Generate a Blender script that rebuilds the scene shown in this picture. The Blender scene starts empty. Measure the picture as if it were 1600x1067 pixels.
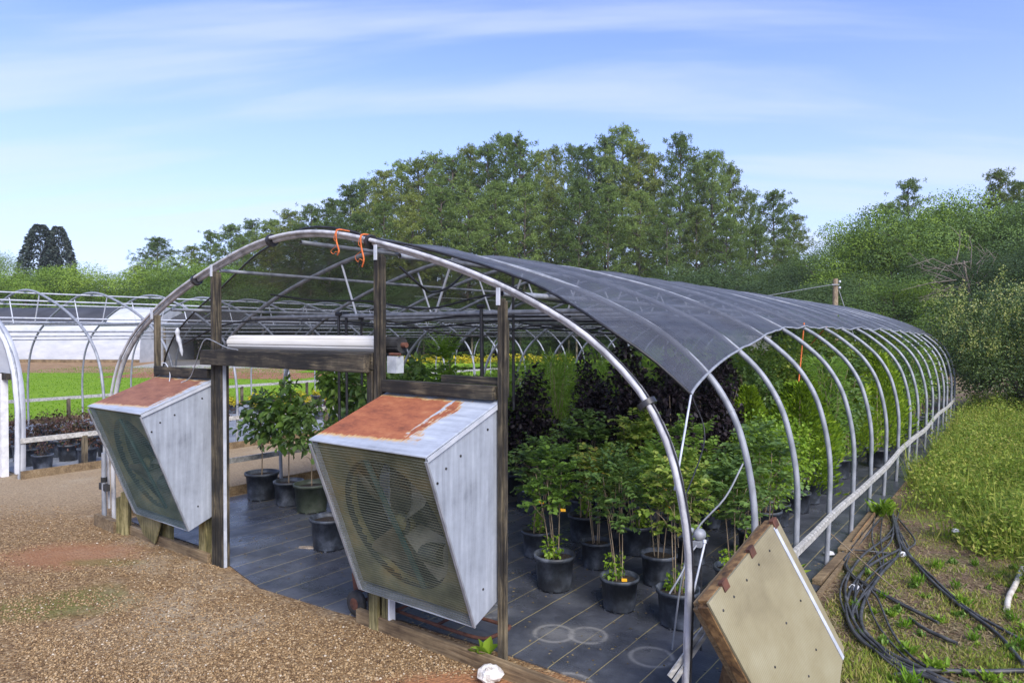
import bpy, math, random
import numpy as np
from mathutils import Vector, Matrix
rnd = random.Random(7); RS = np.random.RandomState(11)
SC = bpy.context.scene; C = SC.collection
R = math.radians
# ------------------------------------------------------------ camera, world, sun, exposure
cam = bpy.data.objects.new('camera', bpy.data.cameras.new('camera')); C.objects.link(cam)
cam.data.lens = 24; cam.data.sensor_width = 36; cam.data.clip_end = 3000; cam.data.clip_start = 0.05
cam.location = (0, 0, 2.36); cam.rotation_euler = (R(90 - 0.72), 0, 0)
SC.camera = cam
SUN_EL, SUN_AZ = 40, 160          # azimuth clockwise from +Y
w = bpy.data.worlds.new('World'); SC.world = w; w.use_nodes = True
nt = w.node_tree; N = nt.nodes; L = nt.links
bg = N['Background']; sky = N.new('ShaderNodeTexSky'); sky.sky_type = 'NISHITA'; sky.sun_disc = False
sky.sun_elevation = R(SUN_EL); sky.sun_rotation = R(SUN_AZ); sky.air_density = 1.0; sky.dust_density = 0.6; sky.ozone_density = 1.6
tc = N.new('ShaderNodeTexCoord'); sx = N.new('ShaderNodeSeparateXYZ'); L.new(tc.outputs['Generated'], sx.inputs[0])
def wm(op, a, b=None, c=None):
    n = N.new('ShaderNodeMath'); n.operation = op
    for i, v in enumerate((a, b, c)):
        if v is None: continue
        if isinstance(v, (int, float)): n.inputs[i].default_value = v
        else: L.new(v, n.inputs[i])
    return n.outputs[0]
den = wm('ADD', wm('MAXIMUM', sx.outputs[2], 0.0), 0.16)
cu = wm('DIVIDE', sx.outputs[0], den); cv = wm('DIVIDE', sx.outputs[1], den)
cx = N.new('ShaderNodeCombineXYZ')
L.new(wm('MULTIPLY', cu, 0.42), cx.inputs[0]); L.new(wm('ADD', wm('MULTIPLY', cv, 2.3), wm('MULTIPLY', cu, 0.14)), cx.inputs[1])
n1 = N.new('ShaderNodeTexNoise'); n1.inputs['Scale'].default_value = 1.05; n1.inputs['Detail'].default_value = 6; n1.inputs['Roughness'].default_value = 0.52; n1.inputs['Distortion'].default_value = 0.35
L.new(cx.outputs[0], n1.inputs['Vector'])
cr = N.new('ShaderNodeValToRGB'); cr.color_ramp.elements[0].position = 0.43; cr.color_ramp.elements[1].position = 0.64
cr.color_ramp.interpolation = 'EASE'
L.new(n1.outputs['Fac'], cr.inputs[0])
hz = wm('MULTIPLY', wm('SUBTRACT', 1.0, wm('MINIMUM', wm('MULTIPLY', wm('MAXIMUM', sx.outputs[2], 0.0), 2.6), 1.0)), 0.62)
cf = hz
mx = N.new('ShaderNodeMix'); mx.data_type = 'RGBA'
tint = N.new('ShaderNodeMix'); tint.data_type = 'RGBA'; tint.blend_type = 'MULTIPLY'; tint.inputs[0].default_value = 1.0
L.new(sky.outputs[0], tint.inputs[6]); tint.inputs[7].default_value = (.84, .83, 1.12, 1)
L.new(cf, mx.inputs[0]); L.new(tint.outputs[2], mx.inputs[6]); mx.inputs[7].default_value = (2.6, 3.0, 4.3, 1)
cm = N.new('ShaderNodeMix'); cm.data_type = 'RGBA'; L.new(wm('MULTIPLY', cr.outputs[0], 0.5), cm.inputs[0]); L.new(mx.outputs[2], cm.inputs[6]); cm.inputs[7].default_value = (3.3, 3.65, 4.7, 1)
L.new(cm.outputs[2], bg.inputs[0]); bg.inputs[1].default_value = 0.145
sun = bpy.data.objects.new('sun', bpy.data.lights.new('sun', 'SUN')); C.objects.link(sun)
sun.data.energy = 2.7; sun.data.angle = R(34); sun.data.color = (1, 0.95, 0.87)
sd = Vector((math.sin(R(SUN_AZ)) * math.cos(R(SUN_EL)), math.cos(R(SUN_AZ)) * math.cos(R(SUN_EL)), math.sin(R(SUN_EL))))
sun.rotation_euler = sd.to_track_quat('Z', 'Y').to_euler()
SC.view_settings.view_transform = 'Standard'; SC.view_settings.look = 'None'; SC.view_settings.exposure = 0.82; SC.view_settings.gamma = 1
SC.render.engine = 'CYCLES'
SC.cycles.max_bounces = 6; SC.cycles.transparent_max_bounces = 24; SC.cycles.diffuse_bounces = 3

# ------------------------------------------------------------ materials
def new_mat(name):
    m = bpy.data.materials.new(name); m.use_nodes = True
    nt = m.node_tree; return m, nt.nodes, nt.links, nt.nodes['Principled BSDF']
def ramp(N, stops):
    r = N.new('ShaderNodeValToRGB'); e = r.color_ramp.elements
    while len(e) < len(stops): e.new(0.5)
    for i, (p, c) in enumerate(stops): e[i].position = p; e[i].color = (*c, 1)
    return r
def noise(N, L, vec, scale, detail=5, rough=.6, dist=0):
    n = N.new('ShaderNodeTexNoise'); n.inputs['Scale'].default_value = scale; n.inputs['Detail'].default_value = detail
    n.inputs['Roughness'].default_value = rough; n.inputs['Distortion'].default_value = dist; L.new(vec, n.inputs['Vector']); return n.outputs['Fac']
def coords(N, L, sc=(1, 1, 1), kind='Object'):
    t = N.new('ShaderNodeTexCoord'); m = N.new('ShaderNodeMapping'); m.inputs['Scale'].default_value = sc
    L.new(t.outputs[kind], m.inputs[0]); return m.outputs[0]
def bump(N, L, h, p, strength=.4, dist=.01):
    b = N.new('ShaderNodeBump'); b.inputs['Strength'].default_value = strength; b.inputs['Distance'].default_value = dist
    L.new(h, b.inputs['Height']); L.new(b.outputs[0], p.inputs['Normal'])
def mathn(N, L, op, a, b=None, c=None):
    n = N.new('ShaderNodeMath'); n.operation = op
    for i, v in enumerate((a, b, c)):
        if v is None: continue
        if isinstance(v, (int, float)): n.inputs[i].default_value = v
        else: L.new(v, n.inputs[i])
    return n.outputs[0]
def mixc(N, L, f, a, b):
    n = N.new('ShaderNodeMix'); n.data_type = 'RGBA'
    if isinstance(f, (int, float)): n.inputs[0].default_value = f
    else: L.new(f, n.inputs[0])
    for i, v in ((6, a), (7, b)):
        if isinstance(v, tuple): n.inputs[i].default_value = (*v, 1)
        else: L.new(v, n.inputs[i])
    return n.outputs[2]
def sm(N, L, v, a, b):
    n = N.new('ShaderNodeMapRange'); n.interpolation_type = 'SMOOTHSTEP'; n.inputs[1].default_value = a; n.inputs[2].default_value = b
    L.new(v, n.inputs[0]); return n.outputs[0]
def simple(name, stops, scale=8, sc=(1, 1, 1), rough=.7, metal=0, bmp=.3, bd=.004, detail=6, spec=.5):
    m, N, L, p = new_mat(name); v = coords(N, L, sc); f = noise(N, L, v, scale, detail)
    r = ramp(N, stops); L.new(f, r.inputs[0]); L.new(r.outputs[0], p.inputs['Base Color'])
    p.inputs['Roughness'].default_value = rough; p.inputs['Metallic'].default_value = metal; p.inputs['Specular IOR Level'].default_value = spec
    if bmp: bump(N, L, f, p, bmp, bd)
    return m
def wood(name, sc, stops):
    m, N, L, p = new_mat(name); v = coords(N, L, sc)
    g = noise(N, L, v, 6, 8, .65, .6); v2 = coords(N, L, (1.3, 1.3, 1.3)); s = noise(N, L, v2, 2.6, 5, .6)
    k = mathn(N, L, 'ADD', mathn(N, L, 'MULTIPLY', g, .55), mathn(N, L, 'MULTIPLY', s, .45))
    r = ramp(N, stops); L.new(k, r.inputs[0]); L.new(r.outputs[0], p.inputs['Base Color']); p.inputs['Roughness'].default_value = .85
    bump(N, L, g, p, .8, .006); return m
DW = [(.38, (.007, .0065, .006)), (.48, (.018, .0155, .012)), (.55, (.06, .049, .032)), (.68, (.2, .165, .1))]
BW = [(.34, (.05, .03, .015)), (.46, (.14, .095, .05)), (.56, (.24, .17, .09)), (.68, (.33, .26, .17))]
M = {}
M['post'] = wood('weathered_post_wood', (7, 7, .5), DW)
M['post_light'] = wood('pale_post_wood', (9, 9, .5), [(.38, (.012, .011, .009)), (.46, (.05, .04, .027)), (.54, (.13, .105, .065)), (.68, (.24, .2, .135))])
M['beam'] = wood('weathered_beam_wood', (.5, 7, 7), DW)
M['board'] = wood('brown_board_wood', (.5, 8, 8), BW)
M['stub'] = wood('green_yellow_stub_wood', (8, 8, .6), [(.36, (.03, .03, .012)), (.48, (.14, .12, .045)), (.6, (.33, .28, .13))])
M['orange_wood'] = wood('orange_brown_wood', (3, 3, 3), [(.38, (.04, .022, .01)), (.48, (.13, .07, .028)), (.6, (.28, .165, .065))])
M['galv'] = simple('galvanised_pipe', [(.35, (.2, .215, .235)), (.65, (.34, .355, .385))], 14, (1, 1, .4), .55, .15, .15, .001)
M['galv_front'] = simple('weathered_front_pipe', [(.38, (.3, .3, .31)), (.5, (.46, .46, .47)), (.65, (.56, .56, .57))], 9, (1, 1, .5), .65, .0, .2, .001)
M['galv_white'] = simple('bright_pipe', [(.35, (.42, .45, .5)), (.65, (.6, .62, .66))], 9, (1, 1, 1), .5, .1, .1, .001)
M['channel'] = simple('wire_lock_channel', [(.4, (.35, .34, .31)), (.6, (.6, .58, .53))], 12, (.6, 2, 2), .6, .2, .2, .001)
M['black'] = simple('black_plastic', [(.4, (.011, .011, .013)), (.6, (.026, .026, .03))], 10, rough=.45, bmp=.05)
M['hose'] = simple('worn_black_hose', [(.35, (.02, .02, .02)), (.6, (.07, .07, .068)), (.7, (.13, .12, .11))], 9, rough=.5, bmp=.1)
M['rubber'] = simple('rubber', [(.4, (.015, .015, .015)), (.6, (.04, .04, .04))], 12, rough=.8)
M['white_plastic'] = simple('off_white_slats', [(.35, (.6, .57, .5)), (.65, (.78, .75, .68))], 3, (.4, 4, 4), .45, 0, .05, .001)
M['twine'] = simple('orange_twine', [(.4, (.55, .12, .03)), (.6, (.8, .22, .06))], 30, rough=.8)
M['rust'] = simple('rusty_steel', [(.35, (.05, .022, .016)), (.6, (.14, .055, .032))], 12, rough=.9)
M['white_film'] = simple('white_poly_film', [(.3, (.42, .44, .47)), (.7, (.58, .59, .61))], .8, (1, 3, 3), .5, 0, .5, .05)
M['concrete'] = simple('grey_concrete', [(.35, (.22, .21, .2)), (.65, (.36, .35, .33))], 4, rough=.9)
M['grey_metal_box'] = simple('grey_metal_plate', [(.4, (.35, .38, .4)), (.6, (.5, .53, .55))], 12, rough=.5, metal=.2)
M['soil'] = simple('potting_soil', [(.35, (.012, .008, .006)), (.6, (.05, .035, .022)), (.72, (.14, .11, .07))], 60, rough=.95, bmp=.9, bd=.02)
M['white_rock'] = simple('white_rock', [(.35, (.35, .31, .26)), (.5, (.66, .63, .58)), (.7, (.8, .78, .74))], 18, rough=.9, bmp=.9, bd=.02)
M['paper'] = simple('white_scrap', [(.4, (.6, .6, .6)), (.6, (.75, .75, .75))], 8, rough=.6)
M['tag'] = simple('yellow_orange_tag', [(.4, (.75, .33, .01)), (.6, (.85, .45, .02))], 8, rough=.5)
M['pale_stone'] = simple('flat_stone', [(.4, (.25, .2, .15)), (.6, (.4, .33, .25))], 12, rough=.9)
M['pvc'] = simple('dirty_pvc', [(.35, (.35, .3, .24)), (.6, (.62, .58, .5))], 8, rough=.5)
def pot_mat(name, a, b, dust):
    m, N, L, p = new_mat(name); v = coords(N, L)
    oi = N.new('ShaderNodeObjectInfo'); av = N.new('ShaderNodeVectorMath'); av.operation = 'ADD'; L.new(v, av.inputs[0])
    cc = N.new('ShaderNodeCombineXYZ'); L.new(mathn(N, L, 'MULTIPLY', oi.outputs['Random'], 30), cc.inputs[0]); L.new(cc.outputs[0], av.inputs[1])
    f = noise(N, L, av.outputs[0], 5, 6, .65); r = ramp(N, [(.4, a), (.52, b), (.7, dust)]); L.new(f, r.inputs[0])
    L.new(r.outputs[0], p.inputs['Base Color']); p.inputs['Roughness'].default_value = .5; return m
M['pot'] = pot_mat('black_nursery_pot', (.022, .025, .031), (.055, .065, .08), (.17, .19, .23))
M['pot_green'] = pot_mat('green_nursery_pot', (.03, .04, .025), (.06, .075, .05), (.1, .11, .09))
# leaves ---------------------------------------------------------------
def leaf_mat(name, cols, trans=.35, rough=.55, spec=.35, isl=.55):
    m, N, L, p = new_mat(name); g = N.new('ShaderNodeNewGeometry'); oi = N.new('ShaderNodeObjectInfo')
    v = coords(N, L, kind='Object'); f = noise(N, L, v, .8, 3, .6)
    k = mathn(N, L, 'ADD', mathn(N, L, 'MULTIPLY', g.outputs['Random Per Island'], isl), mathn(N, L, 'ADD', mathn(N, L, 'MULTIPLY', f, 1 - isl), mathn(N, L, 'MULTIPLY', mathn(N, L, 'SUBTRACT', oi.outputs['Random'], .5), .22 if isl > .3 else .5)))
    n = len(cols); r = ramp(N, [(.15 + .7 * i / (n - 1), c) for i, c in enumerate(cols)]); L.new(k, r.inputs[0])
    L.new(r.outputs[0], p.inputs['Base Color']); p.inputs['Roughness'].default_value = rough; p.inputs['Specular IOR Level'].default_value = spec
    t = N.new('ShaderNodeBsdfTranslucent'); L.new(mixc(N, L, .4, r.outputs[0], (.25, .35, .03)), t.inputs[0])
    ms = N.new('ShaderNodeMixShader'); ms.inputs[0].default_value = trans
    L.new(p.outputs[0], ms.inputs[1]); L.new(t.outputs[0], ms.inputs[2]); L.new(ms.outputs[0], N['Material Output'].inputs[0]); return m
M['l_pine'] = leaf_mat('pine_needles', [(.06, .1, .03), (.11, .17, .045), (.165, .24, .06), (.24, .32, .085)], .3, .7, .2, .28)
M['l_pine_b'] = leaf_mat('pine_needles_yellowish', [(.08, .115, .03), (.13, .175, .04), (.2, .245, .055), (.28, .32, .08)], .3, .7, .2, .28)
M['l_dark'] = leaf_mat('dark_tree_leaves', [(.03, .055, .022), (.055, .095, .034), (.085, .14, .046), (.12, .18, .06)], .2, .7, .2, .14)
M['l_dec'] = leaf_mat('tree_leaves', [(.05, .095, .025), (.085, .15, .034), (.13, .21, .046), (.19, .28, .065)], .2, .65, .25, .14)
M['l_lime'] = leaf_mat('light_tree_leaves', [(.08, .15, .02), (.14, .24, .028), (.21, .32, .038), (.3, .42, .06)], .2, .65, .25, .14)
M['l_spruce'] = leaf_mat('spruce_needles', [(.03, .05, .045), (.05, .075, .065), (.08, .105, .095), (.12, .14, .12)], .1, .8, .2)
M['l_holly'] = leaf_mat('holly_leaves', [(.025, .05, .02), (.05, .09, .03), (.085, .14, .04), (.14, .2, .06), (.3, .3, .12)], .25, .5, .35)
M['l_holly_tip'] = leaf_mat('holly_new_growth', [(.2, .28, .06), (.34, .38, .1), (.5, .42, .15)], .3, .4, .5)
M['l_green'] = leaf_mat('green_leaves', [(.075, .15, .03), (.13, .24, .04), (.2, .34, .055), (.33, .47, .09)], .4, .45, .45)
M['l_mid'] = leaf_mat('mid_green_leaves', [(.055, .115, .035), (.095, .175, .045), (.15, .25, .06), (.22, .34, .09)], .35, .4, .5)
M['l_bright'] = leaf_mat('bright_green_leaves', [(.13, .25, .02), (.21, .36, .03), (.3, .46, .04), (.42, .56, .07)], .45, .45, .4)
M['l_purple'] = leaf_mat('black_purple_leaves', [(.006, .004, .007), (.014, .009, .013), (.026, .018, .024), (.05, .036, .045)], .05, .5, .3)
M['l_gold'] = leaf_mat('golden_conifer_leaves', [(.08, .15, .012), (.15, .26, .015), (.24, .36, .02), (.34, .46, .04)], .3, .6, .2)
M['l_canary'] = leaf_mat('yellow_green_leaves', [(.09, .16, .03), (.16, .26, .04), (.25, .36, .06), (.42, .5, .1), (.4, .3, .06)], .4, .45, .45)
M['l_feather'] = leaf_mat('feathery_light_leaves', [(.14, .27, .04), (.22, .38, .05), (.32, .5, .08)], .5, .5, .3)
M['l_red'] = leaf_mat('dark_red_leaves', [(.03, .02, .015), (.07, .03, .025), (.12, .05, .04), (.06, .09, .03)], .2, .5, .3)
M['l_yellow'] = leaf_mat('yellow_flowers', [(.3, .35, .03), (.6, .5, .03), (.8, .62, .04)], .3, .6, .2)
M['l_weed'] = leaf_mat('yellow_green_weeds', [(.09, .15, .025), (.17, .26, .035), (.27, .35, .05), (.4, .42, .085), (.42, .34, .13)], .4, .6, .2)
M['l_straw'] = leaf_mat('dry_grass', [(.14, .1, .05), (.28, .21, .12), (.4, .33, .2)], .3, .8, .1)
M['l_grass'] = leaf_mat('grass_blades', [(.06, .15, .01), (.12, .26, .015), (.2, .36, .02)], .4, .6, .2)
M['cane'] = simple('tan_canes', [(.35, (.13, .09, .055)), (.65, (.36, .28, .18))], 30, (1, 1, .2), rough=.8, bmp=.2)
M['bark'] = simple('grey_bark', [(.35, (.045, .035, .028)), (.65, (.17, .14, .11))], 3, (1, 1, .3), rough=.95, bmp=.6, bd=.05)
M['dead_wood'] = simple('dead_branches', [(.35, (.12, .1, .08)), (.65, (.22, .19, .16))], 3, rough=.9)

# ------------------------------------------------------------ mesh helpers
def tag(o, label=None, cat=None, group=None, kind=None):
    for k, v in (('label', label), ('category', cat), ('group', group), ('kind', kind)):
        if v: o[k] = v
    return o
def empty(name, loc=(0, 0, 0), rz=0, label=None, cat=None, group=None):
    o = bpy.data.objects.new(name, None); C.objects.link(o); o.location = loc; o.rotation_euler = (0, 0, rz); o.empty_display_size = .1
    return tag(o, label, cat, group)
class MB:
    def __init__(s): s.v = []; s.f = []; s.sm = []
    def add(s, vs, fs, smooth=False):
        b = len(s.v); s.v += [tuple(x) for x in vs]; s.f += [tuple(b + i for i in f) for f in fs]; s.sm += [smooth] * len(fs); return s
    def box(s, a, b):
        x0, y0, z0 = a; x1, y1, z1 = b
        vs = [(x0, y0, z0), (x1, y0, z0), (x1, y1, z0), (x0, y1, z0), (x0, y0, z1), (x1, y0, z1), (x1, y1, z1), (x0, y1, z1)]
        return s.add(vs, [(0, 3, 2, 1), (4, 5, 6, 7), (0, 1, 5, 4), (1, 2, 6, 5), (2, 3, 7, 6), (3, 0, 4, 7)])
    def bar(s, p, q, wd, ht, up=(0, 0, 1)):
        p, q = Vector(p), Vector(q); d = (q - p).normalized(); r = d.cross(Vector(up))
        if r.length < 1e-4: r = d.cross(Vector((1, 0, 0)))
        r.normalize(); u = r.cross(d); r = r * wd / 2; u = u * ht / 2
        vs = [p - r - u, p + r - u, p + r + u, p - r + u, q - r - u, q + r - u, q + r + u, q - r + u]
        return s.add(vs, [(0, 1, 2, 3), (7, 6, 5, 4), (0, 4, 5, 1), (1, 5, 6, 2), (2, 6, 7, 3), (3, 7, 4, 0)])
    def tube(s, pts, rad, n=8, cap=True):
        pts = [Vector(p) for p in pts]; m = len(pts); rad = rad if isinstance(rad, (list, tuple)) else [rad] * m
        ref = None; rings = []
        for i, p in enumerate(pts):
            d = (pts[min(i + 1, m - 1)] - pts[max(i - 1, 0)]).normalized()
            if ref is None:
                ref = d.cross(Vector((0, 0, 1)))
                if ref.length < .1: ref = d.cross(Vector((1, 0, 0)))
            a = (ref - d * ref.dot(d)).normalized(); ref = a; b = d.cross(a)
            rings.append([p + (a * math.cos(2 * math.pi * k / n) + b * math.sin(2 * math.pi * k / n)) * rad[i] for k in range(n)])
        vs = [v for r_ in rings for v in r_]; fs = []
        for i in range(m - 1):
            for k in range(n):
                k2 = (k + 1) % n; fs.append((i * n + k, i * n + k2, (i + 1) * n + k2, (i + 1) * n + k))
        s.add(vs, fs, True)
        if cap: s.add(rings[0], [tuple(range(n))[::-1]]); s.add(rings[-1], [tuple(range(n))])
        return s
    def lathe(s, prof, n=24, c=(0, 0, 0), axis='z'):
        vs = []
        for r_, z in prof:
            for k in range(n):
                a = 2 * math.pi * k / n; x, y = r_ * math.cos(a), r_ * math.sin(a)
                vs.append({'z': (c[0] + x, c[1] + y, c[2] + z), 'y': (c[0] + x, c[1] + z, c[2] + y), 'x': (c[0] + z, c[1] + x, c[2] + y)}[axis])
        fs = [(i * n + k, i * n + (k + 1) % n, (i + 1) * n + (k + 1) % n, (i + 1) * n + k) for i in range(len(prof) - 1) for k in range(n)]
        return s.add(vs, fs, True)
    def prism(s, poly, off):
        n = len(poly); off = Vector(off); a = [Vector(p) for p in poly]; b = [p + off for p in a]
        return s.add(a + b, [tuple(range(n)), tuple(range(2 * n - 1, n - 1, -1))] + [(i, i + n, (i + 1) % n + n, (i + 1) % n) for i in range(n)])
    def build(s, name, m, parent=None, loc=None, bevel=0):
        me = bpy.data.meshes.new(name); me.from_pydata(s.v, [], s.f); me.polygons.foreach_set('use_smooth', s.sm); me.materials.append(m); me.update()
        o = bpy.data.objects.new(name, me); C.objects.link(o); o.parent = parent
        if loc: o.location = loc
        if bevel:
            b = o.modifiers.new('bevel', 'BEVEL'); b.width = bevel; b.segments = 2
        return o
def link(name, me, parent=None, loc=None, rz=0, sc=None):
    o = bpy.data.objects.new(name, me); C.objects.link(o); o.parent = parent
    if loc is not None: o.location = loc
    o.rotation_euler[2] = rz
    if sc is not None: o.scale = (sc, sc, sc) if isinstance(sc, (int, float)) else sc
    return o
def np_mesh(name, V, F, m):
    """V (n,3) float, F (k,c) int; fast mesh"""
    me = bpy.data.meshes.new(name); V = np.asarray(V, np.float32); F = np.asarray(F, np.int32); k, c = F.shape
    me.vertices.add(len(V)); me.vertices.foreach_set('co', V.ravel()); me.loops.add(k * c); me.loops.foreach_set('vertex_index', F.ravel())
    me.polygons.add(k); me.polygons.foreach_set('loop_start', np.arange(0, k * c, c, dtype=np.int32)); me.polygons.foreach_set('loop_total', np.full(k, c, np.int32))
    me.materials.append(m); me.update(calc_edges=True); return me
def unit(a): return a / np.maximum(np.linalg.norm(a, axis=1, keepdims=True), 1e-6)
def leaves(P, D, Nn, Ls, Ws, fold=.25, six=True):
    """leaf blades: base P, direction D, facing normal Nn, length Ls, half-width Ws"""
    P = np.asarray(P, float); D = unit(np.asarray(D, float)); n = len(P); Ls = np.broadcast_to(Ls, n)[:, None]; Ws = np.broadcast_to(Ws, n)[:, None]
    S = unit(np.cross(D, Nn)); U = np.cross(S, D)
    up = U * Ws * fold
    if six:
        V = np.stack([P, P + D * Ls * .3 + S * Ws * .95 + up, P + D * Ls * .68 + S * Ws * .8 + up, P + D * Ls - U * Ls * .12,
                      P + D * Ls * .68 - S * Ws * .8 + up, P + D * Ls * .3 - S * Ws * .95 + up], 1).reshape(-1, 3)
        b = np.arange(n)[:, None] * 6; F = np.concatenate([b + [0, 1, 2, 3], b + [0, 3, 4, 5]], 0)
    else:
        V = np.stack([P, P + D * Ls * .5 + S * Ws, P + D * Ls, P + D * Ls * .5 - S * Ws], 1).reshape(-1, 3)
        b = np.arange(n)[:, None] * 4; F = b + [0, 1, 2, 3]
    return V, F
def rdir(n): return unit(RS.normal(size=(n, 3)))
def catmull(P, k=6):
    P = [Vector(p) for p in P]; P = [P[0] * 2 - P[1]] + P + [P[-1] * 2 - P[-2]]; out = []
    for i in range(1, len(P) - 2):
        a, b, c, d = P[i - 1:i + 3]
        for j in range(k):
            t = j / k; out.append(.5 * ((2 * b) + (c - a) * t + (2 * a - 5 * b + 4 * c - d) * t * t + (3 * b - a - 3 * c + d) * t ** 3))
    out.append(P[-2]); return out
def ordn(n):
    w_ = ['zeroth', 'first', 'second', 'third', 'fourth', 'fifth', 'sixth', 'seventh', 'eighth', 'ninth', 'tenth', 'eleventh', 'twelfth', 'thirteenth', 'fourteenth', 'fifteenth',
          'sixteenth', 'seventeenth', 'eighteenth', 'nineteenth', 'twentieth']
    if n <= 20: return w_[n]
    return {2: 'twenty', 3: 'thirty', 4: 'forty', 5: 'fifty', 6: 'sixty', 7: 'seventy', 8: 'eighty', 9: 'ninety'}[n // 10] + ('-' + w_[n % 10] if n % 10 else 'th').replace('tyth', 'tieth')
def copy_tree(o, parent=None):
    c = o.copy(); C.objects.link(c); c.parent = parent
    for ch in list(o.children): copy_tree(ch, c)
    return c
# greenhouse frame: origin under the ridge at the front; s across the front, t back along the house
OX, OY, RZ = -1.98, 6.27, -math.atan2(.6, .8)
def W(s, t, h=0): return Vector((OX + .8 * s + .6 * t, OY - .6 * s + .8 * t, h))
def PX(x, y, h=0):      # ground (or height h) point seen at photo pixel x, y
    Y = (2.36 - h) * 1067 / (y - 520); return Vector(((x - 800) / 1067 * Y, Y, h))

def toST(X, Y): return .8 * (X - OX) - .6 * (Y - OY), .6 * (X - OX) + .8 * (Y - OY)
def dens(X, Y, f=1.0): return .5 + .25 * (np.sin(X * 2.1 * f + 1.3 * np.sin(Y * 1.7 * f)) + np.sin(Y * 2.7 * f + 1.1 * np.sin(X * 2.3 * f)))
# ------------------------------------------------------------ ground
def grid(name, x0, x1, y0, y1, nx, ny, z, m, fz=None):
    X, Y = np.meshgrid(np.linspace(x0, x1, nx), np.linspace(y0, y1, ny)); Z = np.full(X.shape, z) if fz is None else fz(X, Y)
    V = np.stack([X, Y, Z], -1).reshape(-1, 3); i = np.arange(nx - 1)[None, :] + nx * np.arange(ny - 1)[:, None]; i = i.reshape(-1, 1)
    return np_mesh(name, V, i + [0, 1, nx + 1, nx], m)
def blob_mask(N, L, pos, cx_, cy, rx, ry, soft=.5, ns=1.2, amp=.9):
    s = N.new('ShaderNodeSeparateXYZ'); L.new(pos, s.inputs[0])
    a = mathn(N, L, 'DIVIDE', mathn(N, L, 'SUBTRACT', s.outputs[0], cx_), rx); b = mathn(N, L, 'DIVIDE', mathn(N, L, 'SUBTRACT', s.outputs[1], cy), ry)
    d = mathn(N, L, 'ADD', mathn(N, L, 'MULTIPLY', a, a), mathn(N, L, 'MULTIPLY', b, b))
    d = mathn(N, L, 'ADD', d, mathn(N, L, 'MULTIPLY', mathn(N, L, 'SUBTRACT', noise(N, L, pos, ns, 6, .7), .5), amp * 3))
    n = N.new('ShaderNodeMapRange'); n.inputs[1].default_value = 1 + soft; n.inputs[2].default_value = 1 - soft; L.new(d, n.inputs[0]); return n.outputs[0]
def ground_mat():
    m, N, L, p = new_mat('gravel_yard'); g = N.new('ShaderNodeNewGeometry'); pos = g.outputs['Position']
    vo = N.new('ShaderNodeTexVoronoi'); vo.inputs['Scale'].default_value = 42; L.new(pos, vo.inputs['Vector'])
    vo2 = N.new('ShaderNodeTexVoronoi'); vo2.inputs['Scale'].default_value = 110; L.new(pos, vo2.inputs['Vector'])
    sc = N.new('ShaderNodeSeparateColor'); L.new(vo.outputs['Color'], sc.inputs[0]); sc2 = N.new('ShaderNodeSeparateColor'); L.new(vo2.outputs['Color'], sc2.inputs[0])
    f = mathn(N, L, 'ADD', mathn(N, L, 'MULTIPLY', sc.outputs[0], .55), mathn(N, L, 'MULTIPLY', sc2.outputs[0], .45))
    r = ramp(N, [(.1, (.1, .055, .026)), (.35, (.18, .11, .052)), (.6, (.27, .175, .085)), (.85, (.37, .26, .14)), (1, (.52, .4, .25))]); L.new(f, r.inputs[0]); c = r.outputs[0]
    big = noise(N, L, pos, .45, 6, .65); lg = noise(N, L, pos, 2.2, 6, .7)
    c = mixc(N, L, mathn(N, L, 'MULTIPLY', sm(N, L, big, .5, .65), .55), c, (.42, .36, .26))
    c = mixc(N, L, mathn(N, L, 'MULTIPLY', sm(N, L, lg, .52, .7), .4), c, (.16, .11, .065))
    # pale driveway beyond, packed red clay patches, mossy patches
    dr = blob_mask(N, L, pos, -7.6, 12.5, 5.2, 3.4, .5, .6, .3); c = mixc(N, L, mathn(N, L, 'MULTIPLY', dr, .45), c, (.42, .34, .23))
    q = PX(105, 868); cl = blob_mask(N, L, pos, q.x, q.y, .75, .42, .7, 3.2, .7); c = mixc(N, L, mathn(N, L, 'MULTIPLY', cl, .65), c, (.33, .15, .075))
    q = PX(790, 1030); cl2 = blob_mask(N, L, pos, -.25, 4.45, .75, .3, .45, 2.2, .35); c = mixc(N, L, mathn(N, L, 'MULTIPLY', cl2, .9), c, (.34, .16, .075))
    for px, py, rx, ry in ((95, 945, .62, .28), (25, 960, .4, .2), (160, 880, .4, .12), (130, 935, .3, .3)):
        q = PX(px, py); mo = blob_mask(N, L, pos, q.x, q.y, rx, ry, .6, 5, .6); c = mixc(N, L, mathn(N, L, 'MULTIPLY', mo, .45), c, (.13, .14, .03))
    L.new(c, p.inputs['Base Color']); p.inputs['Roughness'].default_value = .95; p.inputs['Specular IOR Level'].default_value = .2
    hh = mathn(N, L, 'ADD', mathn(N, L, 'SUBTRACT', 1, vo.outputs['Distance']), mathn(N, L, 'MULTIPLY', noise(N, L, pos, 30, 5), .8)); bump(N, L, hh, p, .9, .012); return m
gm = ground_mat()
def gz(X, Y): return np.zeros_like(X)
o = link('ground', grid('ground', -900, 900, -60, 1500, 60, 60, 0, gm)); o['kind'] = 'structure'
def sheet(name, poly, z, m, **kw):
    o = MB().add([(p[0], p[1], z) for p in poly], [tuple(range(len(poly)))]).build(name, m); tag(o, **kw); return o
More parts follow.
